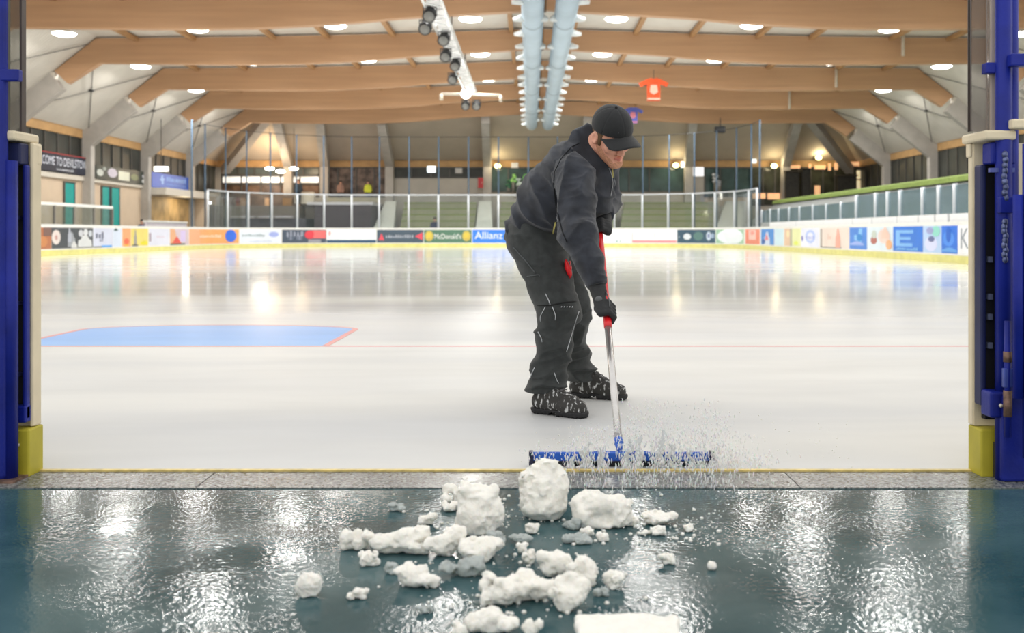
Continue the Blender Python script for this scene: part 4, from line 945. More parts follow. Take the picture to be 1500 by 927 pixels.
small_person(637, CY + (.87) * F / 64.6, 64.6, 1.95, (44, 56, 92), (40, 48, 70), 'small person in dark blue standing behind the far boards')
small_person(539, CY - (2.9 - H) * F / 70.2, 70.2, 1.65, (206, 214, 70), (70, 70, 80), 'person in yellow vest at the bar railing')
small_person(499, CY - (2.9 - H) * F / 70.2, 70.2, 1.65, (150, 118, 104), (70, 60, 60), 'person in brown at the bar railing')


# ================================================================== NEAR GATE POSTS
CREAM = mat('board_cream', (228, 214, 184), .5, var=.08, scale=6, bump=.08, bscale=60)
NAVY = mat('steel_navy', (18, 34, 132), .45, var=.25, scale=5, bump=.1, bscale=90, spec=.35)
NAVYD = mat('steel_navy_dark', (20, 30, 78), .5, var=.2, scale=5)
BLACKG = mat('gap_shade_black', (18, 18, 24), .7)  # near-black colour standing in for shade inside the frame gaps
YELB = mat('block_yellow', (188, 176, 52), .5, var=.12, scale=7)
RUST = mat('worn_metal', (120, 96, 84), .55, metal=.5, var=.5, scale=30)
def X_(px, y): return (px - CX) * y / F
def Z_(py, y): return H - (py - CY) * y / F
def pbox(px0, px1, py0, py1, y0, y1, mb=None):
    """box whose front face spans the given pixels at distance y0"""
    mb = mb or MB(); return mb.box(X_(px0, y0), X_(px1, y0), y0, y1, Z_(py1, y0), Z_(py0, y0))
# left board end
CREAM_L = CREAM
g = thing('gate_board', (-1.85, 3.5, 0), 'cream rink board end with blue steel frame on the left of the opening', 'rink board')
MB().box(-3.2, -1.752, 3.56, 3.60, .17, 1.17).out('face_panel', CREAM, g)
MB().box(-1.765, -1.75, 3.54, 3.60, .17, 1.17).out('edge_post', CREAM, g, bevel=.006)
MB().box(-3.2, -1.762, 3.44, 3.61, 1.17, 1.203).out('cap_rail', CREAM, g, bevel=.008)
MB().box(-1.768, -1.747, 3.565, 3.605, 1.09, 1.17).out('cap_bracket', CREAM, g, bevel=.01)
MB().box(-3.2, -1.765, 3.48, 3.54, 1.09, 1.165).out('top_tube', NAVYD, g, bevel=.006)
MB().box(-1.772, -1.757, 3.505, 3.535, .20, 1.09).out('upright_tube', NAVY, g, bevel=.006)
MB().box(-1.825, -1.780, 3.545, 3.556, .2, 1.09).out('gap_shade_panel', BLACKG, g)  # black sheet in place of the dark seen through the gap
for z in (.35, .6, .9): MB().box(-1.82, -1.787, 3.52, 3.545, z, z + .012).out('rung', NAVYD, g)
MB().box(-1.93, -1.86, 3.44, 3.52, .02, 1.09).out('upright_tube', NAVY, g, bevel=.012)
MB().box(-1.83, -1.757, 3.50, 3.54, .19, .25).out('foot_bracket', NAVY, g, bevel=.006)
MB().box(-1.84, -1.745, 3.50, 3.605, .0, .168).out('kick_block', YELB, g, bevel=.006)
MB().box(-3.2, -1.842, 3.56, 3.60, .0, .168).out('kick_strip', YELB, g)
MB().box(-1.835, -1.795, 3.485, 3.50, .0, .11).out('block_hole_shade', mat('hole_shade', (60, 58, 44), .7), g)  # dark box set on the block, its colour painting the shade of a hole
MB().ball((-1.782, 3.497, .115), .006, n=8, m=6).out('bolt', STEEL_W, g, True)
g = thing('gate_pole', (-1.81, 3.4, 0), 'thick blue steel pole at the left edge of the view', 'pole')
pbox(-14, 6, -60, 704, 3.42, 3.46).out('pole_tube', NAVY, g, bevel=.015)
MB().tube([(X_(12, 3.45), 3.45, 0.005), (X_(12, 3.45), 3.45, 1.9)], .026, 14).out('pole_tube', NAVY, g, True) if False else None
MB().tube([(X_(14, 3.46), 3.46, 0.005), (X_(14, 3.46), 3.46, 1.10)], .027, 16).out('lower_tube', NAVY, g, True)
pbox(-8, 27, 101, 118, 3.42, 3.45).out('pane_bracket', NAVY, g, bevel=.004)
MB().box(X_(-14, 3.42), X_(24, 3.42), 3.40, 3.52, 0, .012).out('base_plate', RUST, g)
PLEXI = glassy('plexi', (.74, .74, .72), .2, .1, .25, (.32, .31, .28))
g = thing('plexiglass_pane', (-1.8, 3.5, 1.2), 'scratched clear pane standing above the left board end', 'pane')
MB().box(X_(-30, 3.5), X_(32, 3.5), 3.50, 3.515, 1.205, 1.95).out('sheet', PLEXI, g)
MB().box(X_(8, 3.49), X_(13, 3.49), 3.47, 3.50, 1.205, 1.95).out('edge_strip', mat('strip_grey', (124, 122, 108), .5), g)
MB().box(X_(31, 3.5), X_(34, 3.5), 3.49, 3.52, 1.205, 1.95).out('edge_strip', mat('strip_dark', (70, 60, 56), .5), g)
# right board end
g = thing('gate_board', (1.65, 3.5, 0), 'cream rink board end with blue steel frame on the right of the opening', 'rink board')
MB().box(1.572, 3.2, 3.562, 3.598, .17, 1.17).out('face_panel', CREAM, g)
MB().box(1.565, 1.60, 3.565, 3.60, .17, 1.17).out('edge_post', CREAM, g, bevel=.006)
MB().box(1.55, 1.66, 3.43, 3.62, 1.17, 1.203).out('cap_rail', CREAM, g, bevel=.008)
MB().box(1.557, 1.568, 3.565, 3.60, 1.12, 1.17).out('cap_bracket', CREAM, g, bevel=.01)
MB().box(1.585, 1.67, 3.46, 3.53, 1.09, 1.165).out('top_tube', NAVY, g, bevel=.006)
MB().box(1.575, 1.66, 3.445, 3.46, 1.06, 1.075).out('cross_plate', mat('navy_light', (80, 92, 160), .4), g)
MB().box(1.568, 1.587, 3.50, 3.555, .25, 1.09).out('upright_tube', NAVYD, g, bevel=.006)
MB().box(1.592, 1.636, 3.52, 3.55, .2, 1.09).out('gap_shade_panel', BLACKG, g)  # shade of the open gap, painted as a black sheet
for z in (.45, .55, .62, .75): MB().box(1.594, 1.61, 3.50, 3.52, z, z + .02).out('rung', mat('rung_grey', (90, 96, 120), .5), g)
MB().box(1.636, 1.672, 3.46, 3.54, .2, 1.09).out('upright_tube', NAVY, g, bevel=.006)
MB().box(1.57, 1.65, 3.43, 3.51, .22, .31).out('foot_bracket', NAVY, g, bevel=.008)
MB().ball((1.60, 3.42, .265), .007, n=8, m=6).out('bolt', STEEL_W, g, True)
MB().box(1.568, 1.66, 3.50, 3.605, .0, .168).out('kick_block', YELB, g, bevel=.006)
MB().box(1.662, 3.2, 3.56, 3.60, .0, .168).out('kick_strip', YELB, g)
MB().box(1.61, 1.655, 3.485, 3.50, .0, .125).out('block_hole_shade', mat('hole_shade', (60, 58, 44), .7), g)  # painted shade of the hole, a dark box on the block front
MB().ball((1.632, 3.48, .09), .012, n=10, m=6).out('bolt', RUST, g, True)
g = thing('gate_pole', (1.64, 3.45, 0), 'blue steel gate pole nearest the opening on the right', 'pole')
MB().tube([(X_(1470, 3.46), 3.46, 0.004), (X_(1470, 3.46), 3.46, 1.95)], .0275, 18).out('pole_tube', NAVY, g, True)
pbox(1445, 1464, 91, 107, 3.46, 3.50).out('pane_bracket', NAVY, g, bevel=.004)
for py0, py1 in ((226, 290), (325, 380)):
    q = MB(); rr = random.Random(py0)
    for i in range(9):
        t = i / 8; q.ball((X_(1473, 3.42) + rr.uniform(-.003, .003), 3.425, Z_(py0 + (py1 - py0) * t, 3.42)), .010, .010, .013, 8, 6)
    q.out('latch_chain', mat('chain_worn', (96, 104, 140), .35, metal=.7, var=.5, scale=60), g, True)
pbox(1465, 1486, 288, 312, 3.42, 3.45).out('latch_plate', NAVY, g, bevel=.004)
g = thing('gate_pole', (1.70, 3.4, 0), 'thick blue steel gate pole at the right edge of the view', 'pole')
MB().tube([(X_(1489, 3.46), 3.50, 0.004), (X_(1489, 3.46), 3.50, 1.95)], .024, 18).out('pole_tube', NAVY, g, True)
MB().box(X_(1469, 3.42), X_(1530, 3.42), 3.42, 3.48, .004, .30).out('lower_box', NAVY, g, bevel=.01)
MB().tube([(X_(1491, 3.36), 3.36, .30), (X_(1491, 3.36), 3.36, .98)], .016, 14).out('gate_tube', NAVY, g, True)
MB().tube([(X_(1506, 3.36), 3.36, .10), (X_(1506, 3.36), 3.36, 1.15)], .018, 14).out('gate_tube', NAVY, g, True)
for py0, py1 in ((515, 530), (572, 610)): MB().tube([(X_(1476, 3.40), 3.40, Z_(py1, 3.4)), (X_(1476, 3.40), 3.40, Z_(py0, 3.4))], .014, 12).out('hinge_sleeve', RUST, g, True)
MB().tube([(X_(1476, 3.40), 3.40, Z_(640, 3.4)), (X_(1476, 3.40), 3.40, Z_(470, 3.4))], .011, 12).out('hinge_pin', NAVY, g, True)
pbox(1471, 1490, 540, 568, 3.39, 3.41).out('hinge_plate', mat('navy_mid', (66, 82, 160), .4, var=.2), g, bevel=.003)
pbox(1484, 1520, 174, 188, 3.4, 3.46).out('cream_stub', CREAM, g, bevel=.006)
pbox(1482, 1520, 78, 96, 3.4, 3.44).out('bracket', NAVY, g, bevel=.004)
PLX2 = glassy('plexi_right', (.74, .73, .72), .15, .08, .18, (.34, .31, .28))
g = thing('plexiglass_pane', (1.6, 3.5, 1.2), 'scratched clear pane standing above the right board end', 'pane')
MB().box(X_(1421, 3.5), X_(1449, 3.5), 3.50, 3.515, 1.205, 1.95).out('sheet', PLX2, g)
MB().box(X_(1421, 3.5), X_(1422.2, 3.5), 3.495, 3.52, 1.205, 1.95).out('sheet_edge', mat('strip_dark', (70, 60, 56), .5), g)
MB().box(X_(1450, 3.5), X_(1458, 3.5), 3.49, 3.53, 1.205, 1.95).out('edge_strip', mat('strip_pink', (196, 182, 172), .5), g)

# ================================================================== THE WORKER
def T(*a): return [np.array(W(*q)) for q in a]
# --- tool axis
TB = Vector((X_(907, 3.72), 3.72, .06)); TT = Vector((X_(876.5, 4.66), 4.66, Z_(327, 4.66)))
TD = (TT - TB).normalized()
def tool_at(py):
    lo, hi = 0.0, 1.0
    for _ in range(40):
        m_ = (lo + hi) / 2; p = TB.lerp(TT, m_); y = CY - (p.z - H) * F / p.y
        if y > py: lo = m_
        else: hi = m_
    return TB.lerp(TT, lo)
# --- joints
pel = np.array(W(788, 338, 4.93)); wai = np.array(W(812, 292, 4.86)); che = np.array(W(842, 248, 4.76))
SR = np.array(W(842, 256, 4.56)); ER = np.array(W(848, 345, 4.40)); WR = np.array(W(872, 412, 4.29))
SL = np.array(W(884, 242, 4.96)); EL = np.array(W(888, 296, 4.97)); WL = np.array(W(886, 314, 4.75))
AX = (SL - SR) / np.linalg.norm(SL - SR)
NB = np.array(W(862, 214, 4.72))
HR = np.array(W(786, 352, 4.86)); KR = np.array(W(818, 452, 4.72)); SR2 = np.array(W(809, 508, 4.75)); AR = np.array(W(797, 572, 4.76))
HL = np.array(W(806, 352, 5.04)); KL = np.array(W(834, 452, 5.00)); SL2 = np.array(W(836, 505, 5.10)); AL = np.array(W(851, 556, 5.22))
# --- head frame
def head_frame(th, p, rho):
    th, p, rho = map(math.radians, (th, p, rho))
    f = np.array([math.sin(th) * math.cos(p), -math.cos(th) * math.cos(p), -math.sin(p)])
    u = np.array([math.sin(th) * math.sin(p), -math.cos(th) * math.sin(p), math.cos(p)])
    r = np.cross(f, u)
    u2 = u * math.cos(rho) + r * math.sin(rho); r2 = r * math.cos(rho) - u * math.sin(rho)
    return f, u2, r2
HF, HU, HRt = head_frame(32, 36, 12)
HO = np.array(W(895, 200, 4.62))
HM = np.stack([HRt, HF, HU], 1)            # local (right, forward, up) -> world
def Hl(P): return (P - HO) @ HM
def Hw(v): return HO + HM @ np.array(v, float)

def sd_head(P):
    Q = Hl(P); S = Q.copy(); S[:, 0] = np.abs(S[:, 0])
    d = sd_ell(Q, (0, -.012, .035), (.077, .096, .088))
    d = smin(d, sd_ell(Q, (0, .022, -.035), (.062, .066, .078)), .03)
    d = smin(d, sd_cap(S, (.044, .0, -.055), (.012, .074, -.096), .026, .022), .025)      # jaw
    d = smin(d, sd_ell(Q, (0, .080, -.100), (.024, .018, .018)), .02)                      # chin
    d = smin(d, sd_cap(S, (.0, .088, .024), (.036, .076, .026), .013, .012), .012)          # brow
    d = smin(d, sd_ell(S, (.040, .066, -.020), (.024, .022, .020)), .018)                  # cheekbone
    d = smax(d, -sd_ell(S, (.031, .102, .006), (.019, .018, .012)), .010)                   # eye socket
    d = smin(d, sd_cap(Q, (0, .090, .018), (0, .112, -.026), .0085, .0125), .010)          # nose
    d = smin(d, sd_ell(S, (.011, .102, -.030), (.0085, .010, .008)), .006)
    d = smin(d, sd_cap(S, (0, .0995, -.0565), (.018, .0905, -.058), .0062, .0035), .005)    # lips
    d = smin(d, sd_cap(S, (0, .0975, -.067), (.016, .089, -.066), .0072, .004), .005)
    d = smax(d, -sd_cap(S, (0, .1065, -.0615), (.022, .0945, -.0615), .0022, .0018), .004)
    e = sd_ell(S, (.080, -.012, -.002), (.011, .021, .033)); e = smax(e, -sd_ell(S, (.089, -.008, .002), (.008, .012, .02)), .005)
    d = smin(d, e, .008)
    d = smin(d, sd_ell(S, (.031, .088, .006), (.0125, .0125, .0095)), .002)                # eyeballs under lids
    return d
def sd_hand(P, wrist, knuck, axis, gripc, r_tool, flip=1, rad=.0105):
    """hand closed round a pole: palm from wrist to knuckles, four curled fingers, a thumb"""
    axis = axis / np.linalg.norm(axis); k = knuck - gripc; k = k - axis * (k @ axis); e1 = k / np.linalg.norm(k); e2 = np.cross(axis, e1) * flip
    d = sd_cap(P, wrist, gripc + e1 * (r_tool + .020), .030, .026, axis, 1.45)
    R_ = r_tool + rad
    lens = [.92, 1.0, .96, .80]
    for i in range(4):
        c = gripc + axis * (.030 - .0205 * i); pts = []
        for a, rr in ((0, R_ + .016), (55, R_ + .010), (115, R_ + .002), (175, R_ - .001), (225 * lens[i], R_)):
            t = math.radians(a); pts.append(c + (e1 * math.cos(t) + e2 * math.sin(t)) * rr)
        for j in range(4):
            ra = rad * (1.12 - .06 * j); d = smin(d, sd_cap(P, pts[j], pts[j + 1], ra, ra * .96), .003 if j else .010)
    c = gripc + axis * .040                               # thumb round the other side
    t0 = gripc + axis * .012 + e1 * (r_tool + .022) - e2 * .018
    t1 = c + (e1 * math.cos(-1.3) + e2 * math.sin(-1.3)) * (R_ + .006); t2 = c + axis * .006 + (e1 * math.cos(-2.35) + e2 * math.sin(-2.35)) * (R_ + .002)
    d = smin(d, sd_cap(P, t0, t1, .016, .0125), .008); d = smin(d, sd_cap(P, t1, t2, .0125, .0105), .003)
    return d
TDn = np.array(TD)
GR = np.array(tool_at(459)); GLh = np.array(tool_at(337))
toR = (WR - GR) / np.linalg.norm(WR - GR)
KRh = GR + np.array([-.6, -.35, .55]); KLh = GLh + np.array([.75, .05, .35])
def sd_handR(P, g=0): return sd_hand(P, WR + (GR - WR) * .12, KRh, TDn, GR, .0165, 1, .0115 + g) 
def sd_handL(P, g=0): return sd_hand(P, WL, KLh, TDn, GLh, .0165, -1, .0115 + g)
def sd_body(P):
    d = sd_head(P)
    d = smin(d, sd_cap(P, NB, Hw((0, -.03, -.05)), .062, .056), .02)
    t = sd_cap(P, pel, wai, .105, .10, AX, 1.25); t = smin(t, sd_cap(P, wai, che, .105, .105, AX, 1.4), .04)
    t = smin(t, sd_cap(P, SR * .85 + SL * .15, SL * .85 + SR * .15, .06, .06), .05)
    d = smin(d, t, .03)
    for s_, e_, w_ in ((SR, ER, WR), (SL, EL, WL)):
        d = smin(d, sd_cap(P, s_, e_, .052, .042), .03); d = smin(d, sd_cap(P, e_, w_, .040, .028), .02)
    for h_, k_, m_, a_ in ((HR, KR, SR2, AR), (HL, KL, SL2, AL)):
        d = smin(d, sd_cap(P, h_, k_, .085, .058), .05); d = smin(d, sd_cap(P, k_, m_, .056, .052), .02); d = smin(d, sd_cap(P, m_, a_, .052, .036), .02)
        d = smin(d, sd_cap(P, a_, a_ * [1, 1, 0] + [.09, -.02, .05], .036, .03), .02)
    return d
def skin_material():
    m = mat('skin', (238, 176, 150), .5, var=.06, scale=40, sss=.12, bump=.05, bscale=300)
    return m
def stubble_mat():
    return mat('hair_brown', (112, 86, 60), .8, var=.35, scale=220, bump=.5, bscale=400)
person = thing('person', (.05, 4.9, 0), 'person in black cap, dark fleece jacket and work trousers bending to push an ice scraper', 'person')
sculpt('body', sd_body, (-.2, 4.1, .02), (.62, 5.4, 1.52), .0052, skin_material(), person)

def rot_noise(P, d, along, across, seed):
    """fold noise: long across direction d, short along it"""
    d = np.array(d, float); d /= np.linalg.norm(d); a = P @ d
    Q = P * across + np.outer(a * (along - across), d)
    return vnoise(Q, seed)
def ridge(x): return 1 - np.abs(2 * x - 1)
SP = (che - pel) / np.linalg.norm(che - pel)
HEM = np.array(W(792, 371, 4.9)); HEMN = np.array([.12, .1, 1.0]); HEMN /= np.linalg.norm(HEMN)
CHF = np.array(W(866, 290, 4.72))
def sd_jacket(P, fold=True):
    t = sd_cap(P, pel, wai, .152, .158, AX, 1.10)
    t = smin(t, sd_cap(P, wai, che, .142, .128, AX, 1.42), .05)
    t = smin(t, sd_cap(P, wai + [.03, -.0, 0], CHF, .12, .085), .06)
    t = smin(t, sd_cap(P, CHF, np.array(W(876, 246, 4.70)), .08, .07), .06)
    t = smin(t, sd_cap(P, SR * .9 + SL * .1, SL * .9 + SR * .1, .080, .078), .06)
    t = smin(t, sd_cap(P, che, NB, .11, .078, AX, 1.2), .05)
    t = smin(t, sd_cap(P, NB, Hw((0, -.018, -.060)), .090, .084), .02)
    t = smax(t, -(P - HEM) @ HEMN, .012)
    # pulled-in hem band
    hb = np.exp(-(((P - HEM) @ HEMN - .035) / .010) ** 2) * .005
    a = smin(sd_cap(P, SR, ER, .088, .079), sd_cap(P, ER, WR, .079, .050), .03)
    cuffd = (P - (WR * .98 + ER * .02)) @ ((WR - ER) / np.linalg.norm(WR - ER)); a = smax(a, cuffd - .03, .008)
    b = smin(sd_cap(P, SL, EL, .080, .068), sd_cap(P, EL, WL, .068, .046), .03)
    cuffl = (P - WL) @ ((WL - EL) / np.linalg.norm(WL - EL)); b = smax(b, cuffl - .012, .008)
    if fold:
        n = ridge(rot_noise(P, SP, 16, 5, 1)); t = t - (n ** 2 - .3) * .024 - (ridge(rot_noise(P, (.7, 0, .7), 30, 9, 2)) ** 2 - .3) * .005 + hb
        dn = (ER - SR) / np.linalg.norm(ER - SR)
        a = a - (ridge(rot_noise(P, (dn + np.array([1.0, 0, .55])), 13, 6, 3)) ** 2 - .3) * .016 - (ridge(rot_noise(P, dn, 34, 12, 7)) ** 3) * .004
        b = b - (ridge(rot_noise(P, (.3, 0, 1), 22, 6, 4)) ** 2 - .3) * .012
        # armhole seam groove
        sm = np.abs((P - (SR * .86 + che * .14)) @ ((SR - che) / np.linalg.norm(SR - che)))
        t = t + np.exp(-(sm / .006) ** 2) * .003
    d = smin(smin(t, a, .022), b, .022)
    # neck opening
    ax_ = (Hw((0, -.03, -.06)) - NB); ax_ = ax_ / np.linalg.norm(ax_)
    top = (P - Hw((0, -.02, -.070))) @ (HU * .85 + HF * .53)
    d = smax(d, np.where(np.linalg.norm(P - Hw((0, 0, -.03)), axis=1) < .18, top, -1), .006)
    return d
FLEECE = mat('fleece_navy_black', (30, 33, 40), .9, var=.18, scale=14, bump=.25, bscale=500, sheen=.22, rgb2=(52, 56, 65))
bb_lo, bb_hi = (-.22, 4.12, .56), (.58, 5.32, 1.48)
sculpt('jacket', sd_jacket, bb_lo, bb_hi, .0062, FLEECE, person)

def sd_trousers(P, fold=True):
    d = None
    hip = sd_cap(P, pel - SP * .03, (HR + HL) / 2 - [0, 0, .04], .143, .135, (0, 1, 0), 1.25)
    legs = []
    for h_, k_, m_, a_, sd in ((HR, KR, SR2, AR, 5), (HL, KL, SL2, AL, 9)):
        l = smin(sd_cap(P, h_, k_, .128, .094), sd_cap(P, k_, m_, .096, .080), .03)
        l = smin(l, sd_cap(P, m_, a_, .080, .072), .02)
        if fold:
            z = P[:, 2]; low = np.clip((.62 - z) / .5, 0, 1)
            n = ridge(rot_noise(P, (.25, 0, 1), 17, 4.5, sd)); n2 = ridge(rot_noise(P, (-.4, 0, 1), 30, 9, sd + 1))
            l = l - (n ** 2 - .3) * (.012 + .024 * low) - (n2 ** 2 - .3) * (.005 + .009 * low)
        l = smax(l, a_[2] - .005 - P[:, 2] if sd == 5 else a_[2] + .0 - P[:, 2], .008)
        legs.append(l)
    hip = hip - (ridge(rot_noise(P, (.8, 0, .5), 14, 5, 21)) ** 2 - .3) * .01
    d = smin(smin(legs[0], hip, .05), smin(legs[1], hip, .05), .004)
    return d
TROU = mat('trouser_black', (46, 50, 50), .72, var=.2, scale=30, bump=.15, bscale=350, sheen=.1)
sculpt('trousers', sd_trousers, (-.22, 4.45, .03), (.50, 5.45, 1.10), .0065, TROU, person)

# boots
def boot(a_, toe, name):
    a0 = a_.copy(); g0 = np.array([a_[0] - .012, a_[1], 0.0]); t = toe - g0; L_ = np.linalg.norm(t); t = t / L_; sd_ = np.array([-t[1], t[0], 0])
    def fb(P):
        d = sd_cap(P, g0 + [0, 0, .058] + t * .0, g0 + t * .16 + [0, 0, .050], .048, .047)
        d = smin(d, sd_cap(P, g0 + t * .14 + [0, 0, .050], g0 + t * (L_ - .043) + [0, 0, .040], .046, .038, sd_, 1.2), .02)
        d = smin(d, sd_cap(P, g0 + t * .03 + [0, 0, .08], g0 + t * .03 + [0, 0, .17], .050, .053), .015)
        d = smin(d, sd_cap(P, g0 + t * .06 + [0, 0, .115], g0 + t * .13 + [0, 0, .075], .038, .034), .012)
        d = d - (ridge(vnoise(P * 26, 4)) ** 2 - .3) * .004
        return smax(smax(d, .022 - P[:, 2], .003), P[:, 2] - .17, .01)
    def fs(P):
        d = smin(sd_cap(P, g0 + t * -.008 + [0, 0, .03], g0 + t * .10 + [0, 0, .03], .046, .042), sd_cap(P, g0 + t * .12 + [0, 0, .03], g0 + t * (L_ - .043) + [0, 0, .022], .048, .046, sd_, 1.08), .03)
        along = (P - g0) @ t; tread = (np.sin(along * 330) > .2) * .0055
        arch = np.where((along > .065) & (along < .105), .012, 0)
        lo = .0005 + tread + arch
        return smax(smax(d, lo - P[:, 2], .002), P[:, 2] - .028, .003)
    BOOT = mat('boot_black_snowy', (56, 55, 53), .7, scale=60, rgb2=(206, 208, 208), thr=(.56, .64), stretch=(1.2, 1.2, .45), bump=.3, bscale=120)
    lo = (min(g0[0], toe[0]) - .1, min(g0[1], toe[1]) - .1, -.01); hi = (max(g0[0], toe[0]) + .1, max(g0[1], toe[1]) + .1, .2)
    b_ = sculpt('boot', fb, lo, hi, .0045, BOOT, person); b_['label'] = name
    sculpt('boot_sole', fs, lo, hi, .0035, mat('sole_rubber', (40, 40, 42), .7, var=.2, scale=60), b_)
    q = MB()
    for i in range(5):
        c = g0 + t * (.075 + .022 * i) + [0, 0, .142 - .0125 * i]; q.tube([c - sd_ * .032, c + [0, 0, .006], c + sd_ * .032], .0032, 6)
    q.out('laces', mat('lace_grey', (90, 90, 92), .8), b_, True)
boot(AR, np.array([X_(860, 4.62), 4.63, 0]), 'snow-flecked black boot on the near foot')
boot(AL, np.array([X_(918, 5.16), 5.14, 0]), 'snow-flecked black boot on the far foot')

# gloves
GLOVE = mat('glove_black', (34, 36, 38), .65, var=.25, scale=50, bump=.2, bscale=250)
def gl_r(P):
    d = sd_handR(P); return smin(d, sd_cap(P, WR + (GR - WR) * -.10, WR + (GR - WR) * .35, .038, .033), .012)
def gl_l(P):
    d = sd_handL(P); return smin(d, sd_cap(P, WL + (EL - WL) * .15, WL + (GLh - WL) * .4, .036, .032), .012)
a = sculpt('glove', gl_r, tuple(GR - .15), tuple(GR + .19), .0034, GLOVE, person); a['label'] = 'black glove on the lower hand'
b2 = sculpt('glove', gl_l, tuple(GLh - .16), tuple(GLh + .16), .0034, GLOVE, person); b2['label'] = 'black glove on the upper hand'
def march(fn, px, py, y0=3.9):
    o = np.array([0, 0, H]); d = np.array(W(px, py, 1.0)) - o; t = y0
    for _ in range(160):
        v = float(fn((o + d * t)[None])[0])
        if abs(v) < .0006: break
        t += max(v, .0008) * .6 if v > 0 else v * .5
        if t > 5.8: return None
    return o + d * t
def piping(fn, pts, r, m, name, parent, lift=.0015, up=0):
    P_ = []
    for (a0, b0), (a1, b1) in zip(pts, pts[1:]):
        n = max(2, int(math.hypot(a1 - a0, b1 - b0) / 3))
        for i in range(n):
            q = march(fn, a0 + (a1 - a0) * i / n, b0 + (b1 - b0) * i / n)
            if q is not None: P_.append(q + np.array([0, -lift, 0]))
    if len(P_) < 2: return
    P_ = [P_[0]] + [(P_[i - 1] + P_[i] * 2 + P_[i + 1]) / 4 for i in range(1, len(P_) - 1)] + [P_[-1]]
    return MB().tube(P_, r, 6).out(name, m, parent, True)
tr_o = [o for o in person.children if o.name.startswith('trousers')][0]; ja_o = [o for o in person.children if o.name.startswith('jacket')][0]
PIPE = mat('reflective_piping', (196, 200, 204), .35, metal=.4)
for pts in ([(799, 449), (791, 464), (792, 474)], [(809, 449), (814, 462), (813, 472)], [(788, 486), (794, 497), (794, 505)], [(783, 538), (778, 549), (775, 560)], [(812, 546), (816, 558), (821, 565)], [(848, 456), (841, 478), (829, 518)], [(799, 430), (804, 440), (807, 450)]):
    piping(sd_trousers, pts, .0020, PIPE, 'piping', tr_o)
for pts in ([(752, 362), (770, 382), (786, 402)], [(772, 405), (790, 402), (792, 406)]): piping(sd_trousers, pts, .003, mat('pocket_seam', (78, 82, 84), .6), 'pocket_seam', tr_o)
piping(sd_trousers, [(787, 447), (806, 447), (824, 443), (847, 441)], .0035, mat('knee_seam', (22, 24, 25), .8), 'knee_seam', tr_o)
for k in range(5): piping(sd_trousers, [(822 + 4 * k, 450), (824 + 4 * k, 447)], .0022, PIPE, 'knee_mark', tr_o)
ZIP = mat('zip_grey', (150, 152, 154), .4, metal=.5)
piping(sd_jacket, [(892, 246), (896, 256), (898, 268), (894, 290)], .0025, ZIP, 'front_zip', ja_o)
piping(sd_jacket, [(897, 246), (898, 256), (897, 264)], .003, mat('cord_yellow', (196, 186, 112), .6), 'zip_pull', ja_o)
piping(sd_jacket, [(810, 342), (812, 332), (815, 322)], .004, mat('cord_yellow', (196, 186, 112), .6), 'pocket_tag', ja_o)
piping(sd_jacket, [(815, 317), (818, 323), (815, 327)], .0035, ZIP, 'pocket_zip', ja_o)
piping(sd_jacket, [(811, 268), (814, 300), (824, 340), (832, 358)], .003, mat('seam_dark', (20, 22, 26), .9), 'sleeve_seam', ja_o)
piping(sd_jacket, [(849, 209), (836, 216), (822, 232), (812, 252), (811, 268)], .0022, mat('seam_dark', (20, 22, 26), .9), 'shoulder_seam', ja_o)
# logo patch on the glove
q = march(gl_r, 877, 438)
if q is not None:
    mb = MB(); mb.ball(tuple(q), .0155, .006, .013, 10, 6); mb.out('glove_patch', mat('patch_grey', (96, 98, 100), .5), a, True)
piping(gl_r, [(888, 428), (893, 440), (893, 452)], .003, mat('patch_grey', (96, 98, 100), .5), 'glove_piping', a)
# red cloth at the thigh, hung from the pocket
q = march(sd_trousers, 832, 392)
if q is not None:
    c = W(833, 392, q[1] - .03); s_ = c.y / F
    pl = [(-4, 13), (0, 8), (4, -1), (5, -11), (2, -16), (-2, -9), (-6, 0), (-6, 8)]
    g = thing('red_cloth', tuple(c), 'small bright red pointed cloth tucked at the worker\'s thigh', 'cloth')
    n = 9; v = []; f = []
    for side in (0, 1):
        for i, (x, z) in enumerate(pl):
            v.append((c.x + x * s_, c.y + side * .016 + .004 * math.sin(i * 2.1), c.z + z * s_))
        v.append((c.x, c.y + (-.012 if side == 0 else .03), c.z))
    k = len(pl) + 1
    for i in range(len(pl)):
        j = (i + 1) % len(pl); f += [(i, j, k - 1), (k + i, k + k - 1, k + j), (i, k + i, k + j, j)]
    build('cloth_body', v, f, mat('red_plastic', (226, 34, 42), .35, var=.08), g, True)
    MB().tube([(c.x + 2 * s_, c.y + .006, c.z + 10 * s_), (c.x + 4 * s_, c.y - .008, c.z), (c.x + 2 * s_, c.y + .004, c.z - 12 * s_)], .0022, 6).out('fold_seam', mat('red_seam', (236, 120, 120), .5), g, True)

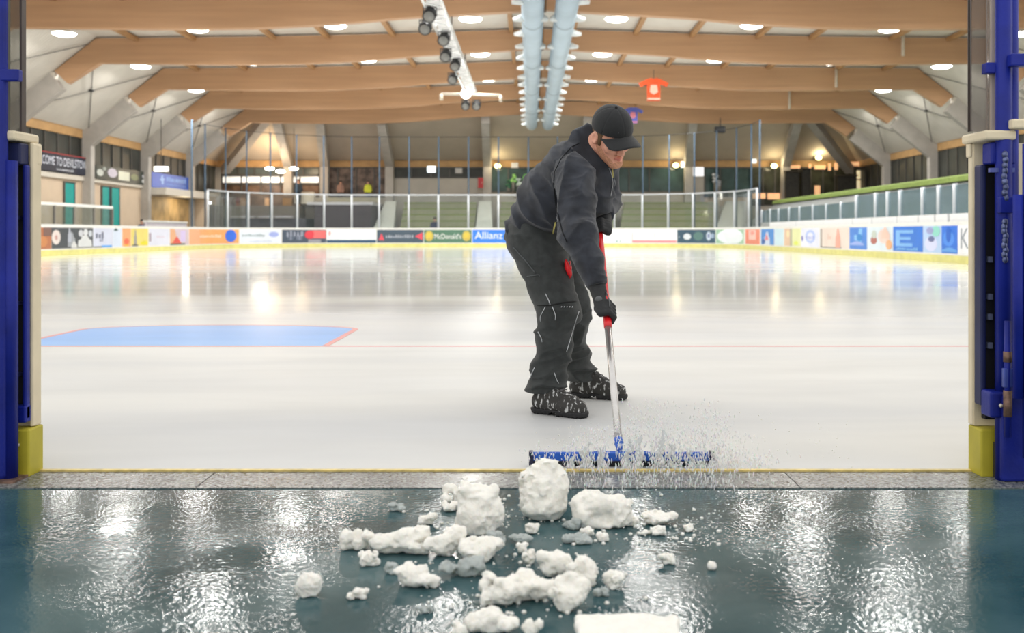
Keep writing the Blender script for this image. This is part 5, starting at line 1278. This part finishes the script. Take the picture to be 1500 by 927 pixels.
# hair above the ear and at the nape, then the cap
def sd_hair(P):
    Q = Hl(P); S = Q.copy(); S[:, 0] = np.abs(S[:, 0])
    d = sd_ell(Q, (0, -.014, .035), (.0795, .0985, .090)); d = smax(d, S[:, 1] - .028 - (Q[:, 2] - .0) * .2, .004)
    side = sd_ell(S, (.069, .018, .0), (.009, .012, .032)); d = smin(d, side, .006)
    d = smax(d, -.028 - Q[:, 2] - np.clip(-Q[:, 1], 0, .05) * .6, .006)
    return smax(d, Q[:, 2] - .06, .004)
lo, hi = tuple(HO - .19), tuple(HO + .19)
def sd_stubble(P):
    Q = Hl(P); S = Q.copy(); S[:, 0] = np.abs(S[:, 0])
    m_ = np.minimum(sd_cap(S, (.066, .012, -.03), (.03, .070, -.10), .018, .028), sd_cap(S, (0, .095, -.045), (.02, .09, -.047), .008, .008))
    m_ = np.minimum(m_, sd_ell(S, (0, .09, -.10), (.035, .04, .022)))
    lip = sd_cap(S, (0, .10, -.061), (.020, .09, -.061), .011, .008)
    return smax(smax(sd_head(P) - .0010, m_, .001), -lip, .001)
def sd_lips(P):
    Q = Hl(P); S = Q.copy(); S[:, 0] = np.abs(S[:, 0])
    return smax(sd_head(P) - .0008, sd_cap(S, (0, .10, -.0615), (.018, .091, -.0615), .0105, .004), .001)
sculpt('hair', sd_hair, lo, hi, .0038, stubble_mat(), person)
sculpt('stubble', sd_stubble, lo, hi, .0030, mat('stubble_skin', (206, 150, 120), .7, var=.25, scale=260, bump=.3, bscale=500), person)
sculpt('lips', sd_lips, lo, hi, .0024, mat('lips_pink', (212, 130, 114), .45, var=.05), person)
def sd_stub(P):
    Q = Hl(P); S = Q.copy(); S[:, 0] = np.abs(S[:, 0])
    d = sd_head(P) - .0012
    m_ = sd_cap(S, (.066, .012, -.03), (.03, .075, -.10), .020, .030); m_ = np.minimum(m_, sd_ell(S, (0, .10, -.083), (.03, .03, .012)))
    return smax(d, m_, .002)
def sd_cap_crown(P):
    Q = Hl(P)
    o = sd_ell(Q, (0, -.006, .052), (.090, .110, .098)); i = sd_ell(Q, (0, -.006, .050), (.084, .104, .092))
    fr = np.clip((Q[:, 1]) / .1, -1, 1)
    d = smax(o, -i, .002); d = smax(d, .040 + .014 * fr - Q[:, 2], .003)
    th = np.arctan2(Q[:, 0], Q[:, 1] + .006); seam = np.abs(np.mod(th + math.pi / 6, math.pi / 3) - math.pi / 6) * np.hypot(Q[:, 0], Q[:, 1] + .006)
    d = d + np.exp(-(seam / .0022) ** 2) * .0014
    return d
CAPM = mat('cap_black', (30, 32, 34), .8, var=.12, scale=60, bump=.15, bscale=600, sheen=.15)
capo = sculpt('cap', sd_cap_crown, lo, hi, .0030, CAPM, person)
def brim():
    n, m_ = 21, 9; v = []; f = []
    for side in (0, 1):
        for i in range(n):
            t = -1 + 2 * i / (n - 1)
            for j in range(m_):
                s_ = j / (m_ - 1); x = t * (.080 + .002 * s_)
                yb_ = -.006 + .104 * math.sqrt(max(0, 1 - (x / .0865) ** 2)); yf = .102 + .076 * math.sqrt(max(0, 1 - (t * .985) ** 2.4 if t >= 0 else 1 - (-t * .985) ** 2.4))
                y = yb_ + (max(yf, yb_) - yb_) * s_
                z = .059 - .034 * (x / .08) ** 2 - .14 * (y - .09) * s_ * .6 - .004 * side
                v.append(Hw((x, y, z)))
    K = n * m_
    for i in range(n - 1):
        for j in range(m_ - 1):
            a_ = i * m_ + j; f += [(a_, a_ + 1, a_ + m_ + 1, a_ + m_), (K + a_, K + a_ + m_, K + a_ + m_ + 1, K + a_ + 1)]
    for i in range(n - 1):
        a_ = i * m_; f += [(a_, a_ + m_, K + a_ + m_, K + a_)]; a_ += m_ - 1; f += [(a_, K + a_, K + a_ + m_, a_ + m_)]
    for j in range(m_ - 1): f += [(j, K + j, K + j + 1, j + 1), ((n - 1) * m_ + j, (n - 1) * m_ + j + 1, K + (n - 1) * m_ + j + 1, K + (n - 1) * m_ + j)]
    return build('brim', v, f, CAPM, capo, True)
brim()
MB().ball(tuple(Hw((0, -.006, .152))), .0075, n=10, m=6).out('cap_button', CAPM, capo, True)
mb = MB()
for i in range(3):
    p0 = Hw((.030 - .006 * i, .094, .072)); mb.tube([p0, Hw((.028 - .006 * i, .092, .082))], .0012, 5)
mb.out('cap_emblem', mat('emblem_grey', (104, 106, 108), .5), capo)

# ================================================================== THE SCRAPER
RED = mat('red_handle', (224, 30, 38), .32, var=.06, coat=.3); ALU = mat('alu_tube', (206, 204, 202), .25, metal=.85, var=.05, scale=20); BLUE = mat('blue_plastic', (36, 92, 190), .4, var=.12, scale=30)
sc = thing('ice_scraper', (TB.x, 3.68, 0), 'long ice scraper with red and silver handle and wide blue black blade', 'scraper')
r0, r1 = tool_at(478), TT
MB().tube([tool_at(640), tool_at(476)], .0145, 16).out('silver_tube', ALU, sc, True)
MB().tube([tool_at(480), tool_at(474), tool_at(400), tool_at(340), tool_at(331), TT], .0165, 16, [.0165, .0172, .0170, .0165, .0165, .0120]).out('red_grip', RED, sc, True)
MB().tube([tool_at(644), tool_at(638)], .0165, 16).out('collar', mat('grey_collar', (150, 150, 152), .4), sc, True)
MB().tube([tool_at(643), tool_at(648), TB + Vector((0, 0, .002)), Vector((TB.x, 3.695, .045))], .016, 12, [.0175, .0185, .013, .009]).out('socket', BLUE, sc, True)
bx0, bx1 = X_(778, 3.66), X_(1043, 3.66)
MB().prism([(3.664, .012), (3.664, .050), (3.676, .053), (3.684, .048), (3.684, .012)], bx0, bx1, 'x').out('blade_holder', BLUE, sc, bevel=.002)
MB().prism([(3.666, .001), (3.656, .020), (3.660, .022), (3.672, .022), (3.676, .001)], bx0 - .004, bx1 + .004, 'x').out('rubber_blade', mat('rubber_black', (30, 32, 38), .5, var=.3, scale=30), sc)
for s in (-1, 1):
    MB().tube([(TB.x, 3.695, .045), (TB.x + s * .05, 3.688, .047), (TB.x + s * .10, 3.68, .048)], .006, 8).out('strut', BLUE, sc, True)
for s in (bx0, bx1): MB().box(s - .008, s + .008, 3.655, 3.688, .006, .056).out('end_cap', mat('cap_dark', (26, 30, 60), .4), sc, bevel=.003)

# ================================================================== SNOW
def snow_material():
    m = mat('snow', (243, 241, 233), .75, var=.03, scale=30, bump=.35, bscale=110, sss=.35)
    return m
SNOW = snow_material(); SNOW.node_tree.nodes['Principled BSDF'].inputs['Subsurface Scale'].default_value = .012
SLUSH = mat('slush', (206, 214, 212), .45, var=.06, scale=30, bump=.4, bscale=90, sss=.3, trans=.35)
def lump(px, pyb, w, h, label, seed, lobes=None, m=SNOW, cat='snow chunk', group='snow chunks on the wet mat', dep=.8, z0=0.0, name='snow_chunk', res=None):
    """w,h = pixel size; pyb = row of its foot"""
    y = GY(pyb) + (w * .35 * dep) * GY(pyb) / F; s_ = y / F; cx_w = (px - CX) * s_; ww, hh = w * s_, h * s_
    rr = random.Random(seed); L_ = lobes
    if L_ is None:
        L_ = []; n = rr.randint(6, 10)
        for i in range(n):
            L_.append((rr.uniform(-.38, .38), rr.uniform(-.25, .25), rr.uniform(.12, .72), rr.uniform(.11, .25)))
        L_.append((rr.uniform(-.12, .12), 0, .36, .30))
    C = [(np.array([cx_w + a * ww, y + b_ * ww * dep, z0 + c * hh]), r_) for a, b_, c, r_ in L_]
    h_ = res or max(.0022, min(.006, ww / 26))
    fr = 1.0 / max(ww, .03)
    def fn(P):
        d = None
        for c, r_ in C:
            e = sd_ell(P, c, (r_ * ww, r_ * ww * dep, max(r_ * hh * 1.15, r_ * ww * .35)))
            d = e if d is None else smin(d, e, .06 * ww)
        A = ww * .10
        d = d - (vnoise(P * fr * 4.5, seed) - .5) * A * 1.6 - (np.abs(vnoise(P * fr * 9, seed + 1) * 2 - 1) - .5) * -A * .75 - (np.abs(vnoise(P * fr * 20 + 3, seed + 2) * 2 - 1) - .5) * -A * .38 - (vnoise(P * fr * 45, seed + 3) - .5) * A * .16
        return smax(d, z0 + .0005 - P[:, 2], .004)
    mg = .62
    o = sculpt(name, fn, (cx_w - ww * mg, y - ww * mg * dep - .01, z0 - .006), (cx_w + ww * mg, y + ww * mg * dep + .01, z0 + hh * 1.35 + .01), h_, m, None, (cx_w, y, z0))
    return tag(o, label, cat, group)
C_ = [
 (798, 766, 72, 84, 'largest snow lump standing upright left of centre, right below the scraper blade', [(.05, 0, .68, .30), (-.02, 0, .40, .40), (.12, .0, .55, .32), (-.22, 0, .70, .20), (0, 0, .3, .38)]),
 (885, 777, 76, 60, 'big rounded snow lump with a ragged right side, right of the largest one', [(-.18, 0, .5, .30), (-.16, 0, .35, .34), (.10, 0, .35, .28), (.30, 0, .50, .15), (.34, .02, .3, .16), (.2, 0, .58, .14)]),
 (700, 786, 68, 74, 'big tall snow lump left of the largest one', [(.15, 0, .55, .30), (-.05, 0, .62, .28), (0, 0, .3, .36), (-.2, 0, .8, .18), (.2, 0, .35, .3), (-.1, 0, .15, .3)]),
 (676, 742, 46, 32, 'snow lump just behind and left of the tall one', None),
 (662, 750, 24, 16, 'small snow lump at the left foot of the rear lump', None),
 (524, 808, 42, 30, 'ragged snow chunk at the left end of the pile', None),
 (584, 816, 74, 34, 'wide ragged snow chunk in the left of the pile', None),
 (538, 832, 28, 28, 'roundish snow chunk in front of the left end of the pile', None),
 (649, 818, 52, 42, 'snow chunk in the middle left of the pile', None),
 (693, 826, 68, 34, 'wide snow chunk in the middle of the pile', None),
 (680, 848, 56, 26, 'flat slushy chunk below the middle of the pile', None),
 (611, 864, 56, 34, 'flattish smooth snow chunk low on the left', None),
 (524, 880, 28, 20, 'small squarish snow chunk at lower left', None),
 (627, 770, 24, 20, 'small round snow chunk left of the tall lump', None),
 (453, 877, 38, 36, 'lone rounded snow chunk farthest to the left', [(0, 0, .45, .42), (-.1, 0, .4, .36), (.12, 0, .55, .3)]),
 (731, 892, 56, 54, 'snow lump at the left of the front cluster', None),
 (790, 886, 62, 46, 'snow lump in the middle of the front cluster', None),
 (832, 900, 54, 52, 'rounded snow lump at the right of the front cluster', None),
 (818, 848, 52, 44, 'snow lump behind the front cluster', None),
 (857, 860, 48, 46, 'ragged snow lump right behind the front cluster', None),
 (894, 864, 34, 28, 'snow chunk at the right end of the front cluster', None),
 (717, 932, 66, 40, 'snow lump at the bottom edge of the view, left of centre', None),
 (779, 934, 26, 26, 'small snow lump at the bottom edge near the middle', None),
 (672, 934, 26, 22, 'small snow chunk at the bottom edge, left', None),
 (978, 828, 22, 17, 'small snow chunk alone on the mat right of the pile', None),
 (1043, 836, 13, 13, 'tiny snow ball farthest to the right', [(0, 0, .45, .44), (.05, 0, .5, .36)]),
 (859, 788, 19, 17, 'small round snow chunk in front of the right big lump', None),
 (882, 795, 18, 16, 'small snow chunk in front of the right big lump, farther right', None),
 (927, 772, 19, 14, 'small snow chunk touching the right big lump', None),
 (964, 785, 18, 14, 'small snow chunk in the thin trail to the right, in front', None),
 (1007, 780, 17, 14, 'small snow chunk at the right end of the thin trail', None),
 (966, 771, 40, 16, 'flat ragged snow chunk in the thin trail to the right', None),
 (945, 784, 15, 10, 'tiny snow chunk in the thin trail near the big lump', None),
 (766, 812, 17, 17, 'small snow chunk right of the middle of the pile, rear one', None),
 (777, 828, 22, 22, 'small snow chunk right of the middle of the pile, front one', None),
 (779, 783, 19, 18, 'small snow chunk at the foot of the largest lump', None),
 (726, 797, 28, 18, 'small slushy chunk between the tall lump and the largest one', None),
 (762, 797, 28, 15, 'flat slushy chunk in front of the largest lump', None),
 (572, 842, 28, 22, 'slushy chunk below the wide left chunk', None),
 (580, 750, 24, 13, 'faint slushy chunk at the far left rear', None),
 (838, 778, 28, 18, 'slushy chunk between the two biggest lumps', None),
 (622, 900, 20, 13, 'faint flat slush patch near the bottom left', None),
 (878, 752, 34, 14, 'thin slush behind the two right lumps', None),
 (847, 797, 40, 13, 'thin slush patch in front of the right big lump', None),
 (879, 875, 20, 15, 'small slushy bit beside the front cluster', None),
]
for k, (px, pyb, w, h, lab, lb) in enumerate(C_):
    lump(px, pyb, w * 1.12, h * 1.0, lab, 11 + k * 7, lb, SLUSH if 'slush' in lab else SNOW)
# the slab
y = GY(927) + .12; s_ = 2.30 / F
x0, x1 = X_(843, 2.14), X_(992, 2.14)
def fslab(P):
    c = np.array([(x0 + x1) / 2, 2.105, .014]); hf = np.array([(x1 - x0) / 2, .060, .020])
    q = np.abs(P - c) - hf + .008
    d = np.linalg.norm(np.maximum(q, 0), axis=1) + np.minimum(q.max(1), 0) - .008
    d = d - (vnoise(P * 28, 5) - .5) * .012 - (vnoise(P * 75, 6) - .5) * .006
    return smax(d, .0005 - P[:, 2], .003)
tag(sculpt('snow_slab', fslab, (x0 - .02, 2.02, -.004), (x1 + .02, 2.19, .06), .0035, SNOW, None, ((x0 + x1) / 2, 2.1, 0)), 'flat rectangular slab of pressed snow at the bottom edge of the view', 'snow slab')
# crumbs nobody could count
rr = random.Random(8); mb = MB()
def crumb(px, py, r_):
    y = GY(py); mb.ball(((px - CX) * y / F, y, r_ * .5), r_, r_, r_ * .8, 6, 4)
for k in range(420):
    if rr.random() < .6: px, py = rr.gauss(740, 90), rr.uniform(725, 905)
    else: px, py = rr.uniform(860, 1060), rr.uniform(745, 800)
    crumb(px, py, rr.choice([.0015, .002, .003, .004, .006]))
for k in range(160): crumb(rr.uniform(760, 1250), rr.uniform(600, 690) + 3, rr.uniform(.001, .003))
tag(mb.out('snow_crumbs', SNOW, None, True, base=(0, 3, 0)), 'scatter of tiny snow crumbs over mat and ice', 'snow crumbs', kind='stuff')
# the spray thrown up along the blade
SPRAY = bpy.data.materials.new('spray'); SPRAY.use_nodes = True
nt = SPRAY.node_tree; N = nt.nodes; L = nt.links; b = N['Principled BSDF']
b.inputs['Base Color'].default_value = (1, 1, 1, 1); b.inputs['Roughness'].default_value = .5; b.inputs['Alpha'].default_value = .8; b.inputs['Subsurface Weight'].default_value = .5; b.inputs['Subsurface Scale'].default_value = .01
mb = MB(); rr = random.Random(21)
jets = [(800, 10, 26, 30), (838, 7, 40, 40), (862, 8, 55, 60), (884, 8, 60, 50), (915, 9, 70, 66), (934, 9, 92, 70), (958, 8, 100, 60), (975, 10, 90, 50), (990, 8, 60, 66), (1010, 9, 70, 40), (1028, 9, 96, 50), (1046, 8, 80, 46), (1068, 12, 50, 30), (1100, 20, 24, 16)]
def drop(x, y, z, r_, dx, dz, el):
    d = Vector((dx, -.1, dz)).normalized(); a_ = Vector((x, y, z)); mb.tube([a_ - d * r_ * el, a_, a_ + d * r_ * el], r_, 5, [r_ * .25, r_, r_ * .3])
for px, sp_, up_, dn in jets:
    for k in range(int(110 + up_ * 3.2)):
        t = rr.random() ** 1.6; y = rr.uniform(3.60, 3.72); s_ = y / F
        z = .004 + t * up_ * s_; lean = (px - 930) * .12
        x = X_(px + rr.gauss(0, sp_ * (.45 + t)) + lean * t, y)
        drop(x, y, z, rr.choice([.0008, .0011, .0016, .0024]) * (1.25 - t * .5), rr.uniform(-.35, .35), 1, rr.uniform(1.5, 4.5))
    for k in range(int(26 + dn * .9)):        # falling forward over the sill on to the mat
        t = rr.random(); y = 3.60 - t * .30; s_ = y / F
        x = X_(px + rr.gauss(0, sp_ * .8), y); z = max(.003, (.05 + .06 * rr.random()) * (1 - t * .8))
        drop(x, y, z, rr.choice([.001, .0015, .002]), rr.uniform(-.2, .2), 1, rr.uniform(2, 6))
tag(mb.out('ice_spray', SPRAY, None, True, base=(.4, 3.65, 0)), 'spray of fine ice and water thrown up along the scraper blade', 'ice spray', kind='stuff')
# thicker sheets of slush water splashing off the blade
WATER = glassy('splash_water', (.88, .93, .95), .35, .12, .72, (.93, .95, .96))
WATER.node_tree.nodes['Noise Texture'].inputs['Scale'].default_value = 60
for k, (px, w, hu) in enumerate([(838, 10, 24), (858, 15, 42), (884, 10, 34), (922, 13, 46), (938, 10, 58), (968, 10, 60), (983, 10, 50), (1010, 8, 30), (1040, 8, 30)]):
    y = 3.645; s_ = y / F; x = X_(px, y); ww = w * s_
    def fw(P, x=x, ww=ww, hu=hu, k=k):
        z = P[:, 2]; t = np.clip(z / (hu * s_), 0, 1); wv = (vnoise(np.stack([P[:, 2] * 40, P[:, 0] * 0 + k, P[:, 1] * 0], 1), k) - .5) * ww * .9
        e = np.abs(P[:, 0] - x - wv) - ww * (.55 - .40 * t) - (vnoise(P * 90, k) - .5) * ww * .9
        q = np.abs(P[:, 1] - y + t * .03) - .007 * (1 - .6 * t)
        return smax(smax(e, q, .004), np.maximum(z - hu * s_, .001 - z), .004) * .7
    o = sculpt('splash_jet', fw, (x - ww * 1.6, y - .06, -.004), (x + ww * 1.6, y + .03, hu * s_ + .01), .0028, WATER, None, (x, y, 0))
    tag(o, 'thin translucent splash of slush water at the blade, %s from the left' % NTH[k], 'splash', 'splashes along the blade')
